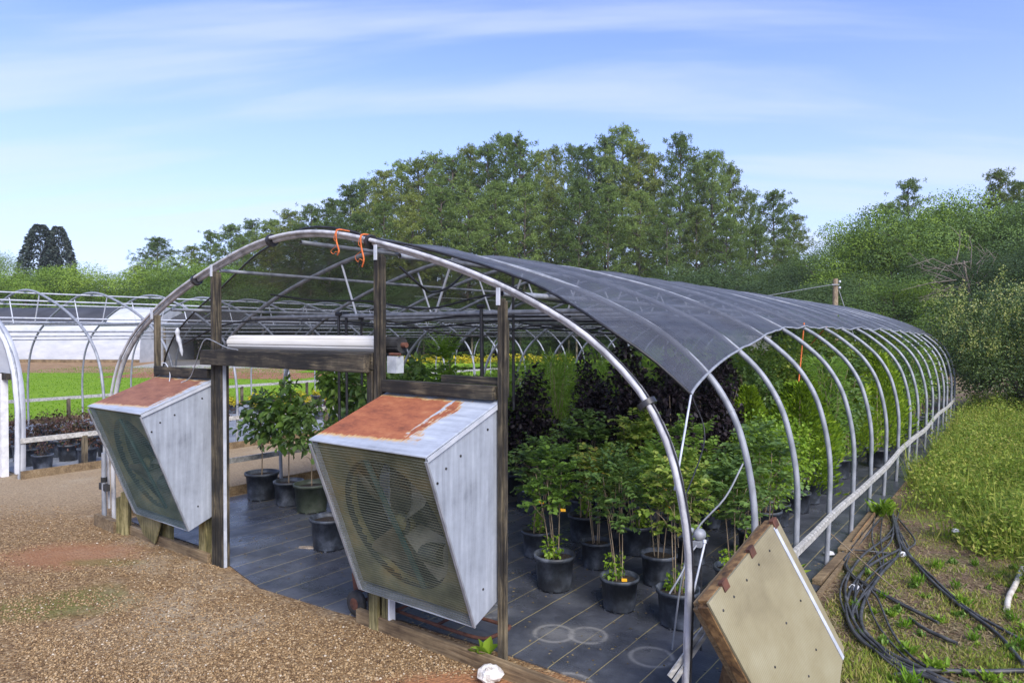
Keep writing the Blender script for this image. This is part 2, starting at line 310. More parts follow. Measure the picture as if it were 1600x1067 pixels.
def fld(name, stops, sc1, sc2, rough=.95, bs=.8, bd=.05):
    m, N, L, p = new_mat(name); g = N.new('ShaderNodeNewGeometry'); pos = g.outputs['Position']
    f = mathn(N, L, 'ADD', mathn(N, L, 'MULTIPLY', noise(N, L, pos, sc1, 6, .65), .5), mathn(N, L, 'MULTIPLY', noise(N, L, pos, sc2, 6, .75), .5))
    r = ramp(N, stops); L.new(f, r.inputs[0]); L.new(r.outputs[0], p.inputs['Base Color']); p.inputs['Roughness'].default_value = rough; p.inputs['Specular IOR Level'].default_value = .15
    bump(N, L, f, p, bs, bd); return m
lawn_m = fld('lawn_grass', [(.3, (.13, .23, .012)), (.5, (.17, .29, .015)), (.7, (.22, .34, .03))], .35, 14)
sheet('lawn', [W(-15.6, -6), W(-15.6, 60), (60, 61), (-12, 61), (-13, 40), (-40, 40.5)], .006, lawn_m, kind='structure')
mulch_m = fld('mulch_strip', [(.35, (.16, .09, .045)), (.5, (.3, .19, .1)), (.65, (.42, .3, .18))], 1.2, 16)
sheet('gravel_strip', [(-60, 40.5), (-13, 40), (-12, 61), (-60, 62)], .004, mulch_m, kind='structure')
clay_m = fld('red_clay_strip', [(.35, (.2, .08, .045)), (.5, (.3, .14, .08)), (.65, (.4, .22, .14))], .8, 12)
sheet('clay_strip', [(-22, 36), (-11, 34.5), (-9, 40), (-22, 41)], .010, clay_m, kind='structure')
conc_m = fld('pale_yard', [(.35, (.3, .28, .25)), (.65, (.42, .4, .36))], .8, 12)
sheet('pale_yard', [(-26, 46), (-11, 45), (-9, 60), (-30, 61)], .010, conc_m, kind='structure')
dirt_m, N, L, p = new_mat('mulchy_dirt'); g = N.new('ShaderNodeNewGeometry'); pos = g.outputs['Position']
f1 = noise(N, L, pos, 22, 8, .8, .6); f2 = noise(N, L, pos, 1.1, 6, .65)
r1 = ramp(N, [(.32, (.06, .035, .022)), (.48, (.17, .105, .065)), (.6, (.28, .19, .125)), (.72, (.42, .33, .24))]); L.new(f1, r1.inputs[0])
r2 = ramp(N, [(.3, (.08, .11, .018)), (.6, (.2, .23, .05)), (.75, (.3, .27, .12))]); L.new(f1, r2.inputs[0])
c_ = mixc(N, L, sm(N, L, f2, .47, .62), r1.outputs[0], r2.outputs[0]); L.new(c_, p.inputs['Base Color']); p.inputs['Roughness'].default_value = .95; bump(N, L, f1, p, .9, .03)
sheet('weedy_bank', [W(3.9, -7), W(3.9, 19.75), W(-5, 19.75), W(-5, 60), (90, 60), (90, -8)], .004, dirt_m, kind='structure')
# woven ground fabric with yellow lines and pale pot rings
def fabric_mat():
    m, N, L, p = new_mat('woven_ground_fabric'); v = coords(N, L); s = N.new('ShaderNodeSeparateXYZ'); L.new(v, s.inputs[0])
    wob = mathn(N, L, 'MULTIPLY', mathn(N, L, 'SUBTRACT', noise(N, L, v, 1.2, 2), .5), .03)
    q = mathn(N, L, 'ABSOLUTE', mathn(N, L, 'SUBTRACT', mathn(N, L, 'FRACT', mathn(N, L, 'DIVIDE', mathn(N, L, 'ADD', mathn(N, L, 'ADD', s.outputs[0], 30.1), wob), .305)), .5))
    line = mathn(N, L, 'LESS_THAN', q, .0105)
    fade = sm(N, L, noise(N, L, v, 1.5, 5), .36, .5)
    f = noise(N, L, v, 2.2, 8, .7); r = ramp(N, [(.34, (.04, .044, .054)), (.5, (.07, .076, .092)), (.66, (.11, .118, .135)), (.8, (.16, .16, .17))]); L.new(f, r.inputs[0])
    st = noise(N, L, coords(N, L, (14, .8, 1)), 3, 4); c = mixc(N, L, mathn(N, L, 'MULTIPLY', sm(N, L, st, .5, .7), .25), r.outputs[0], (.06, .065, .075))
    c = mixc(N, L, mathn(N, L, 'MULTIPLY', line, mathn(N, L, 'ADD', mathn(N, L, 'MULTIPLY', fade, .5), .45)), c, (.4, .33, .15))
    for (cx_, cy, ra) in ((2.1, -.05, .15), (1.75, .65, .14), (2.42, .62, .15), (2.93, .02, .16), (2.65, .75, .14), (3.2, .72, .15), (.9, 1.1, .14)):
        a = mathn(N, L, 'SUBTRACT', s.outputs[0], cx_); b = mathn(N, L, 'SUBTRACT', s.outputs[1], cy)
        d = mathn(N, L, 'SQRT', mathn(N, L, 'ADD', mathn(N, L, 'MULTIPLY', a, a), mathn(N, L, 'MULTIPLY', b, b)))
        ring = mathn(N, L, 'SUBTRACT', 1, sm(N, L, mathn(N, L, 'ABSOLUTE', mathn(N, L, 'SUBTRACT', d, ra)), 0, .03))
        dust = mathn(N, L, 'SUBTRACT', 1, sm(N, L, d, .02, ra + .12)); k = mathn(N, L, 'ADD', mathn(N, L, 'MULTIPLY', ring, .5), mathn(N, L, 'MULTIPLY', dust, .38))
        k = mathn(N, L, 'MULTIPLY', k, sm(N, L, noise(N, L, v, 9, 5, .7), .25, .5)); c = mixc(N, L, k, c, (.34, .33, .31))
    L.new(c, p.inputs['Base Color']); p.inputs['Roughness'].default_value = .42
    rr = ramp(N, [(.4, (.22, .22, .22)), (.6, (.48, .48, .48))]); L.new(noise(N, L, v, 1.6, 5), rr.inputs[0]); L.new(rr.outputs[0], p.inputs['Roughness'])
    bump(N, L, mathn(N, L, 'ADD', f, mathn(N, L, 'MULTIPLY', noise(N, L, coords(N, L, (1, 14, 1)), 6, 3), .5)), p, .35, .012); return m
edge = [(-3.7, .12), (-2.6, .1), (-1.5, .12), (-1.15, -.02), (-.7, -.12), (-.3, -.2), (.2, -.16), (.7, -.12), (1.0, -.08), (1.25, .08), (2.0, .12), (3.0, .14), (3.78, .16), (3.85, 1), (3.86, 19.6), (-3.85, 19.6), (-3.8, 5)]
fo = MB(); fo.add([(a, b, .012) for a, b in edge] + [(a, b, 0) for a, b in edge], [tuple(range(len(edge)))] + [(i, i + len(edge), (i + 1) % len(edge) + len(edge), (i + 1) % len(edge)) for i in range(len(edge))])
fo = fo.build('ground_fabric', fabric_mat()); fo.location = (OX, OY, 0); fo.rotation_euler[2] = RZ
tag(fo, 'black woven ground fabric with yellow lines covering the floor of the shade house', 'ground fabric')
# gravel stones (uncountable)
def stones(name, poly_fn, n, rmin, rmax, stops):
    base = np.array([(1, 0, 0), (0, 1, 0), (-1, 0, 0), (0, -1, 0), (0, 0, .62), (0, 0, -.5)], float)
    tri = np.array([(0, 1, 4), (1, 2, 4), (2, 3, 4), (3, 0, 4), (1, 0, 5), (2, 1, 5), (3, 2, 5), (0, 3, 5)])
    P = poly_fn(n); n = len(P); r = rmin + (rmax - rmin) * RS.rand(n) ** 2.2
    V = base[None] * (.7 + .6 * RS.rand(n, 6, 1)) * r[:, None, None]; V[:, :, 0] *= (.8 + .5 * RS.rand(n, 1))
    a = RS.rand(n) * 6.28; ca, sa = np.cos(a)[:, None], np.sin(a)[:, None]; x = V[:, :, 0] * ca - V[:, :, 1] * sa; y = V[:, :, 0] * sa + V[:, :, 1] * ca
    V = np.stack([x + P[:, :1], y + P[:, 1:2], V[:, :, 2] + r[:, None] * .25 + P[:, 2:3]], -1).reshape(-1, 3)
    F = (np.arange(n)[:, None, None] * 6 + tri[None]).reshape(-1, 3)
    m, N, L, p = new_mat(name + '_stone'); g = N.new('ShaderNodeNewGeometry'); rr = ramp(N, stops); L.new(g.outputs['Random Per Island'], rr.inputs[0]); L.new(rr.outputs[0], p.inputs['Base Color']); p.inputs['Roughness'].default_value = .9
    return tag(link(name, np_mesh(name, V, F, m)), kind='stuff')
def g_fn(n):
    py = 790 + 330 * RS.rand(n) ** .8; px = -30 + 900 * RS.rand(n); Y = 2.36 * 1067 / (py - 520); X = (px - 800) / 1067 * Y
    sx_, ty = .8 * (X - OX) - .6 * (Y - OY), .6 * (X - OX) + .8 * (Y - OY)
    k = (ty < -.09) & ~((np.abs(sx_) < 1.1) & (ty > -.26))
    q = PX(105, 868); k &= (((X - q.x) / .7) ** 2 + ((Y - q.y) / .4) ** 2 > 1 - .5 * RS.rand(n)); k &= ~((dens(X, Y, 3) > .62) & (X < -3.2) & (Y < 6.6) & (RS.rand(n) < .8)); k &= (((X + .25) / .8) ** 2 + ((Y - 4.45) / .3) ** 2 > 1 - .6 * RS.rand(n))
    return np.stack([X, Y, np.zeros(n)], -1)[k]
GST = [(0, (.1, .058, .028)), (.25, (.2, .122, .056)), (.5, (.31, .2, .095)), (.8, (.42, .29, .15)), (.97, (.42, .32, .2)), (1, (.6, .53, .42))]
tag(stones('gravel', g_fn, 70000, .003, .014, GST), 'loose tan and brown gravel in front of the shade house', 'gravel')
# ------------------------------------------------------------ greenhouse profile
PR = [(0, 3.25), (.6, 3.2), (1.22, 3.06), (1.85, 2.88), (2.45, 2.66), (3.0, 2.39), (3.36, 2.11), (3.56, 1.86), (3.69, 1.56), (3.775, 1.1), (3.775, .6), (3.75, 0)]
full = [(-a, 0, b) for a, b in PR[::-1]] + [(a, 0, b) for a, b in PR[1:]]
PROF = catmull(full, 5); _l = [0]
for a, b in zip(PROF, PROF[1:]): _l.append(_l[-1] + (b - a).length)
PLEN = _l[-1]
def prof(u):            # u in -1..1 along the arch
    d = (u + 1) / 2 * PLEN; i = min(max(int(np.searchsorted(_l, d)) - 1, 0), len(PROF) - 2); k = (d - _l[i]) / (_l[i + 1] - _l[i]); p = PROF[i].lerp(PROF[i + 1], k)
    tdir = (PROF[i + 1] - PROF[i]).normalized(); return p, Vector((-tdir.z, 0, tdir.x))
def u_at_h(h):
    for k in range(400):
        u = k / 400
        if prof(u)[0].z < h: return u
    return 1
def hs(s):              # arch height above s
    s = abs(s); 
    for (a, b), (c, d) in zip(PR, PR[1:]):
        if a <= s <= c: return b + (d - b) * (s - a) / (c - a)
    return 0
GP = 1.215; NB = 17; TEND = GP * (NB - 1)
gh = empty('shade_house', (OX, OY, 0), RZ, 'long arched shade house of galvanised hoops under black cloth, filled with potted plants', 'greenhouse')
MB().tube([p for p in PROF], .027, 10).build('front_arch', M['galv_front'], gh)
off = [prof(u)[0] + prof(u)[1] * .018 + Vector((0, -.048, 0)) for u in np.linspace(-.97, .985, 70)]
MB().tube(off, .017, 8).build('outer_arch_pipe', M['galv_front'], gh)
offc = [prof(u)[0] + prof(u)[1] * .034 + Vector((0, -.022, 0)) for u in np.linspace(-.4, .985, 60)]
MB().tube(offc, .006, 5).build('black_channel_line', M['black'], gh)
for u in (-.30, -.06, .18, .66):
    p, n_ = prof(u); d = Vector((n_.z, 0, -n_.x)); MB().tube([p - d * .018 + Vector((0, -.02, 0)), p + d * .018 + Vector((0, -.02, 0))], .062, 10).build('clamp', M['black'], gh)
hoop_me = None
for i in range(1, NB):
    if hoop_me is None:
        ho = MB().tube(PROF, .0255, 8); 
        for u in (.69, -.69): p, n_ = prof(u); d = Vector((n_.z, 0, -n_.x)); ho.tube([p - d * .004, p + d * .004], .03, 8)
        ho = ho.build('hoop', M['galv'], gh, (0, i * GP, 0)); hoop_me = ho.data
        ti = MB().tube([(-2.62, 0, 2.55), (2.62, 0, 2.55)], .022, 8).build('cross_tie', M['galv'], gh, (0, i * GP, 0)); tie_me = ti.data
        sA = MB().tube([(-.85, .0, hs(.85) - .01), (-.6, 0, 2.56)], .013, 6).build('strut', M['galv_white'], gh, (0, i * GP, 0)); sB = MB().tube([(.85, 0, hs(.85) - .01), (.6, 0, 2.56)], .013, 6).build('strut', M['galv_white'], gh, (0, i * GP, 0))
    else:
        link('hoop', hoop_me, gh, (rnd.uniform(-.015, .015), i * GP + rnd.uniform(-.03, .03), 0)); link('cross_tie', tie_me, gh, (0, i * GP, 0))
        link('strut', sA.data, gh, (0, i * GP, 0)); link('strut', sB.data, gh, (0, i * GP, 0))
for s_, t0, r_ in ((0, .05, .02), (-1.25, -.02, .018), (1.3, .05, .022), (2.35, .04, .022), (-2.4, .05, .018)):
    MB().tube([(s_, t0, hs(s_) - .055), (s_, TEND, hs(s_) - .055)], r_, 8, cap=False).build('purlin', M['galv'], gh)
# side rails with a little waviness
for sgn in (1, -1):
    pts = [(sgn * (3.81 + .012 * math.sin(k * .8)), (1.05 if sgn > 0 else .3) + k * .6, .5 + .016 * math.sin(k * .62) + .006 * math.sin(k * 1.7)) for k in range(31)]
    b = MB()
    for a, c in zip(pts, pts[1:]): b.bar(a, c, .03, .075)
    b.build('side_rail', M['channel'], gh)
    b = MB()
    for a, c in zip(pts, pts[1:]): b.bar((a[0] + sgn * .018, a[1], a[2] + .022), (c[0] + sgn * .018, c[1], c[2] + .022), .014, .014)
    b.build('rail_lip', M['channel'], gh)
MB().bar((-3.86, .1, .06), (-3.86, TEND, .06), .04, .14).build('side_board', M['board'], gh)
MB().bar((3.90, 2.4, .02), (3.90, 7, .02), .03, .06).build('side_board', M['board'], gh)
# front posts, header, boards
def post(s_, wd, dp, h, m, split=True, y0=-.13):
    b = MB()
    if split: b.box((s_ - wd / 2, y0, -.02), (s_ + wd * .12, y0 + dp, h)); b.box((s_ + wd * .14, y0 + .012, -.02), (s_ + wd / 2, y0 + dp - .01, h - .02))
    else: b.box((s_ - wd / 2, y0, -.02), (s_ + wd / 2, y0 + dp, h))
    return b.build('post', m, gh, bevel=.006)
post(-2.47, .05, .06, 2.56, M['post_light'], False, -.1); post(-1.22, .085, .085, 2.98, M['post'], True, -.12); post(-1.165, .03, .06, 2.04, M['post'], False, -.11); post(1.22, .085, .07, 2.99, M['post'], True, -.12); post(2.46, .062, .055, 2.60, M['post'], True, -.11)
for s_, z in ((-2.47, 2.585), (-1.22, 3.0), (1.22, 3.01), (2.46, 2.62)): MB().box((s_ - .022, -.135, z - .07), (s_ + .006, -.122, z + .05)).build('pipe_strap', M['galv_white'], gh)
MB().box((-1.33, -.20, 2.04), (1.155, -.135, 2.19)).build('header_beam', M['beam'], gh, bevel=.008)
MB().box((-1.14, -.12, 2.06), (1.16, -.05, 2.2)).build('header_beam', M['beam'], gh, bevel=.008)
MB().box((1.09, -.115, 0), (1.155, -.03, 2.055)).build('door_jamb', M['post'], gh, bevel=.004)
MB().box((-1.14, -.115, 0), (-1.075, -.03, 2.055)).build('door_jamb', M['post'], gh, bevel=.004)
MB().box((-1.072, -.10, 0), (-1.06, -.07, 2.05)).build('door_track', M['galv_white'], gh)
for a, b_, z in ((-2.42, -1.3, 1.895), (1.29, 2.41, 1.895)):
    MB().box((a, -.14, z), (b_, -.06, z + .095)).build('sill_board', M['beam'], gh, bevel=.005)
MB().box((1.85, -.055, 1.99), (2.41, .0, 2.045)).build('sill_board', M['beam'], gh, bevel=.004)
MB().box((2.36, -.02, 1.9), (2.415, .05, 2.45)).build('short_post', M['post'], gh, bevel=.004)
MB().box((-3.72, -.14, -.01), (-1.31, -.095, .1)).build('base_board', M['board'], gh, bevel=.006)
MB().box((1.0, -.16, -.01), (3.7, -.11, .11)).build('base_board', M['board'], gh, bevel=.006)
MB().box((-2.35, -.09, -.01), (-2.22, -.02, .5)).build('post_stub', M['stub'], gh, bevel=.004); MB().box((-2.55, -.07, -.01), (-2.43, 0, .45)).build('post_stub', M['stub'], gh, bevel=.004)
MB().box((1.17, -.17, 0), (1.27, -.135, .34)).build('post_stub', M['stub'], gh, bevel=.004); MB().box((1.285, -.14, 0), (1.37, -.07, .36)).build('post_stub', M['stub'], gh, bevel=.004)
MB().box((1.372, -.15, 0), (1.39, -.09, .38)).build('white_trim', M['paper'], gh); MB().box((-1.55, -.1, 0), (-1.42, -.02, .5)).build('post_stub', M['stub'], gh, bevel=.004)
# roll-up door: slatted drum above header
rd = MB(); n = 22
prf = []
for k in range(n):
    a = 2 * math.pi * k / n; prf.append((math.cos(a), math.sin(a)))
ring = []
for k in range(n * 2):
    a = math.pi * k / n; rr_ = .078 if k % 6 else .071; ring.append((rr_ * math.cos(a), rr_ * math.sin(a) * .95))
vs = [(-1.12, .05 + a, 2.262 + b) for a, b in ring] + [(1.5, .05 + a, 2.262 + b) for a, b in ring]; m_ = len(ring)
dr_ = empty('rollup_door'); dr_.parent = gh
MB().add([(x if x < 0 else 1.15, y, z) for x, y, z in vs], [(i, (i + 1) % m_, (i + 1) % m_ + m_, i + m_) for i in range(m_)]).build('slat_roll', M['white_plastic'], dr_)
MB().add([(1.152 if x < 0 else 1.33, .05 + (y - .05) * .8, 2.262 + (z - 2.262) * .9) for x, y, z in vs], [(i, (i + 1) % m_, (i + 1) % m_ + m_, i + m_) for i in range(m_)] + [tuple(range(m_, 2 * m_))]).build('roll_end', M['rubber'], dr_)
MB().tube([(1.3, .05, 2.262), (1.38, .05, 2.262)], .022, 10).tube([(1.28, -.04, 2.19), (1.4, -.04, 2.19)], .012, 8).build('door_axle', M['rust'], dr_)
MB().box((1.27, -.06, 2.04), (1.375, -.053, 2.175)).box((1.37, -.052, 2.04), (1.377, .02, 2.175)).build('bracket_plate', M['grey_metal_box'], dr_)
for k, sp in enumerate(((-.9, 0), (.12, .03))): pass
# twine tied to the arch
for u, ln in ((-.005, .07), (.05, .12)):
    p, n_ = prof(u + .12)
    q = [p + Vector((0, -.075, .05)), p + Vector((-.02, -.085, -.03)), p + Vector((.03, -.085, -.08)), p + Vector((-.06, -.085, -.13)), p + Vector((-.03, -.08, -.13 - ln * .4)), p + Vector((.0, -.09, -.13 - ln * .2)), p + Vector((.03, -.08, -.1 - ln * .6))]
    t_ = MB().tube(catmull(q, 4), .0026, 5).tube(catmull([p + Vector((.03, .04, .045)), p + Vector((.03, -.09, .04)), p + Vector((.02, -.09, -.05)), p + Vector((.05, -.088, -.1 - ln * .5)), p + Vector((.02, -.08, -.1 - ln))], 4), .007, 5).build('twine', M['twine'])
    t_.location = (OX, OY, 0); t_.rotation_euler[2] = RZ
    tag(t_, 'frayed orange twine knotted round the top of the front arch, %s of the two' % ('left' if u < 0 else 'right'), 'twine', 'orange twines tied on the front arch')
# shade cloth -----------------------------------------------------------
def cloth_mat(name, c1, c2, opac):
    m, N, L, p = new_mat(name); v = coords(N, L); f = noise(N, L, v, 1.4, 6, .6)
    f2 = noise(N, L, coords(N, L, (.6, 60, 60)), 5, 3); r = ramp(N, [(.35, c1), (.65, c2)]); f3 = noise(N, L, coords(N, L, (6, .5, 6)), 1.6, 5, .7); L.new(mathn(N, L, 'ADD', mathn(N, L, 'MULTIPLY', f, .35), mathn(N, L, 'ADD', mathn(N, L, 'MULTIPLY', f3, .4), mathn(N, L, 'MULTIPLY', f2, .25))), r.inputs[0])
    L.new(r.outputs[0], p.inputs['Base Color']); p.inputs['Roughness'].default_value = .45
    bump(N, L, mathn(N, L, 'ADD', f, mathn(N, L, 'MULTIPLY', noise(N, L, coords(N, L, (1, 7, 1)), 3, 4), .6)), p, .5, .02)
    t = N.new('ShaderNodeBsdfTransparent'); ms = N.new('ShaderNodeMixShader')
    k = mathn(N, L, 'ADD', opac - .05, mathn(N, L, 'MULTIPLY', f2, .12)); L.new(k, ms.inputs[0]); L.new(t.outputs[0], ms.inputs[1]); L.new(p.outputs[0], ms.inputs[2]); L.new(ms.outputs[0], N['Material Output'].inputs[0]); return m
M['cloth'] = cloth_mat('black_shade_cloth', (.05, .052, .062), (.12, .124, .136), .60)
M['cloth_solid'] = cloth_mat('dense_shade_cloth', (.035, .037, .044), (.07, .074, .085), .95)
NA, NT = 97, 140
uR0 = u_at_h(1.93); uRm = u_at_h(2.43); uL = -u_at_h(1.93)
def uright(t):
    if t < 5.2: k = max(0, (t - .7) / 4.5); k = k ** .75; return uR0 + (uRm - uR0) * k
    if t < 13: return uRm
    return uRm + (u_at_h(2.28) - uRm) * (t - 13) / 6.5
def tfront(a):          # a 0 left .. 1 right
    pts = [(0, .5), (.08, .43), (.22, .40), (.42, .12), (.52, .10), (.6, .34), (.7, .62), (.8, .64), (.9, .5), (.96, .6), (1, .72)]
    for (x0, y0), (x1, y1) in zip(pts, pts[1:]):
        if x0 <= a <= x1: return y0 + (y1 - y0) * (a - x0) / (x1 - x0)
V = []
for j in range(NT):
    for i in range(NA):
        a = i / (NA - 1); tf = tfront(a); t = tf + (TEND + .15 - tf) * (j / (NT - 1)) ** 1.15
        ul = uL + (.06 if t > 6 else 0); u = ul + (uright(t) - ul) * a; p, n_ = prof(u)
        ph = (t / GP) % 1; sag = .03 * math.sin(math.pi * ph) ** .8
        lift = .03 - sag * (1 + .5 * math.sin(2.3 * t + 7 * a)) + .008 * math.sin(9 * a + 3 * t) + .007 * math.sin(23 * a - 5.3 * t) + .005 * math.sin(41 * a + 11 * t + 2 * math.sin(13 * a))
        if t < .9 and .44 < a < .6: lift += .09 * (1 - t / .9) * math.sin(math.pi * (a - .44) / .16)
        V.append(p + n_ * lift + Vector((0, t, 0)))
idx = np.arange(NA - 1)[None] + NA * np.arange(NT - 1)[:, None]; idx = idx.reshape(-1, 1)
me = np_mesh('shade_cloth', np.array([tuple(v) for v in V]), idx + [0, 1, NA + 1, NA], M['cloth']); me.polygons.foreach_set('use_smooth', [True] * len(me.polygons))
cl = link('shade_cloth', me, gh)
cl['label'] = 'black woven shade cloth stretched over the hoops'
MB().tube([V[i] for i in range(0, NA, 2)], .011, 5).build('cloth_hem', M['black'], cl)
MB().tube([V[j * NA + NA - 1] for j in range(0, NT)], .012, 5).build('cloth_hem', M['galv'], cl)
corner = V[NA - 1]
MB().tube([corner, Vector((3.68, .02, 1.42))], .008, 5).build('tie_rope', M['galv_white'], gh)
MB().tube(catmull([corner, corner + Vector((.08, .05, -.3)), Vector((3.68, .12, 1.3))], 5), .005, 5).build('tie_rope', M['black'], gh)

# ------------------------------------------------------------ exhaust fan hoods
def galv_panel(name, rustmode=None, dirt=0):
    m, N, L, p = new_mat(name); v = coords(N, L)
    f = noise(N, L, v, 3, 7, .7); st = noise(N, L, coords(N, L, (1, 9, .7)), 3, 5, .6)
    k = mathn(N, L, 'ADD', mathn(N, L, 'MULTIPLY', f, .5), mathn(N, L, 'MULTIPLY', st, .5))
    r = ramp(N, [(.3, (.2, .22, .25)), (.42, (.33, .36, .41)), (.55, (.42, .46, .52)), (.68, (.54, .58, .64))]); L.new(k, r.inputs[0]); c = r.outputs[0]
    if rustmode:
        s = N.new('ShaderNodeSeparateXYZ'); L.new(v, s.inputs[0]); x, y = s.outputs[0], s.outputs[1]
        nn = mathn(N, L, 'MULTIPLY', mathn(N, L, 'SUBTRACT', noise(N, L, v, 9, 7, .75), .5), .26)
        ns = mathn(N, L, 'MULTIPLY', mathn(N, L, 'SUBTRACT', noise(N, L, coords(N, L, (22, 1.2, 1)), 2.5, 4, .6), .5), .22)
        nb = mathn(N, L, 'ADD', nn, ns)
        front = mathn(N, L, 'ADD', mathn(N, L, 'SUBTRACT', y, -.755 if rustmode == 1 else -.73), mathn(N, L, 'ADD', mathn(N, L, 'MULTIPLY', ns, .55), mathn(N, L, 'MULTIPLY', mathn(N, L, 'ADD', x, .6), -.06)))
        back = mathn(N, L, 'ADD', mathn(N, L, 'SUBTRACT', -.12, y), mathn(N, L, 'MULTIPLY', nn, .5))
        side = mathn(N, L, 'ADD', mathn(N, L, 'SUBTRACT', .50 if rustmode == 1 else .30, x), mathn(N, L, 'MULTIPLY', nb, 1.6))
        d = mathn(N, L, 'MINIMUM', front, mathn(N, L, 'MINIMUM', back, side))
        if rustmode == 2:
            st2 = mathn(N, L, 'LESS_THAN', mathn(N, L, 'ABSOLUTE', mathn(N, L, 'SUBTRACT', mathn(N, L, 'ADD', x, mathn(N, L, 'MULTIPLY', nn, .35)), .2)), .016); d = mathn(N, L, 'SUBTRACT', d, mathn(N, L, 'MULTIPLY', mathn(N, L, 'MULTIPLY', st2, mathn(N, L, 'GREATER_THAN', y, -.6)), .1))
        rusty = ramp(N, [(.35, (.16, .05, .025)), (.47, (.28, .085, .038)), (.57, (.36, .12, .05)), (.68, (.42, .19, .09))] if rustmode == 2 else [(.35, (.15, .06, .04)), (.5, (.24, .1, .06)), (.68, (.32, .15, .09))]); L.new(noise(N, L, coords(N, L, (1, 2.2, 1)), 4, 9, .8), rusty.inputs[0])
        fringe = mixc(N, L, sm(N, L, d, -.035, .005), c, (.55, .36, .15)); c = mixc(N, L, sm(N, L, d, .0, .02), fringe, rusty.outputs[0])
        p.inputs['Metallic'].default_value = 0
        L.new(mathn(N, L, 'ADD', .45, mathn(N, L, 'MULTIPLY', sm(N, L, d, 0, .02), .4)), p.inputs['Roughness'])
    else: p.inputs['Roughness'].default_value = .5; p.inputs['Metallic'].default_value = .25
    L.new(c, p.inputs['Base Color']); bump(N, L, f, p, .15, .003); return m
M['fan_side'] = galv_panel('fan_side_metal'); M['fan_roof1'] = galv_panel('fan_roof_rust_a', 1); M['fan_roof2'] = galv_panel('fan_roof_rust_b', 2)
M['fan_plate'] = simple('stained_fan_plate', [(.35, (.05, .055, .03)), (.5, (.13, .135, .065)), (.65, (.25, .22, .1))], 3, (1, 1, 1), .7)
M['fan_dark'] = simple('dark_louvres', [(.35, (.012, .02, .018)), (.65, (.04, .06, .055))], 6, (1, 1, 3), .6)
M['blade'] = simple('fan_blade', [(.35, (.06, .065, .05)), (.6, (.2, .2, .15))], 5, rough=.6)
M['teal'] = simple('teal_strut', [(.4, (.015, .06, .058)), (.6, (.025, .1, .095))], 8, rough=.6)
M['wire'] = simple('grille_wire', [(.35, (.08, .095, .065)), (.55, (.18, .19, .14)), (.7, (.17, .12, .05))], 3, rough=.6)
M['wire_teal'] = simple('grille_wire_teal', [(.35, (.04, .08, .075)), (.55, (.1, .15, .14)), (.7, (.14, .14, .1))], 3, rough=.6)
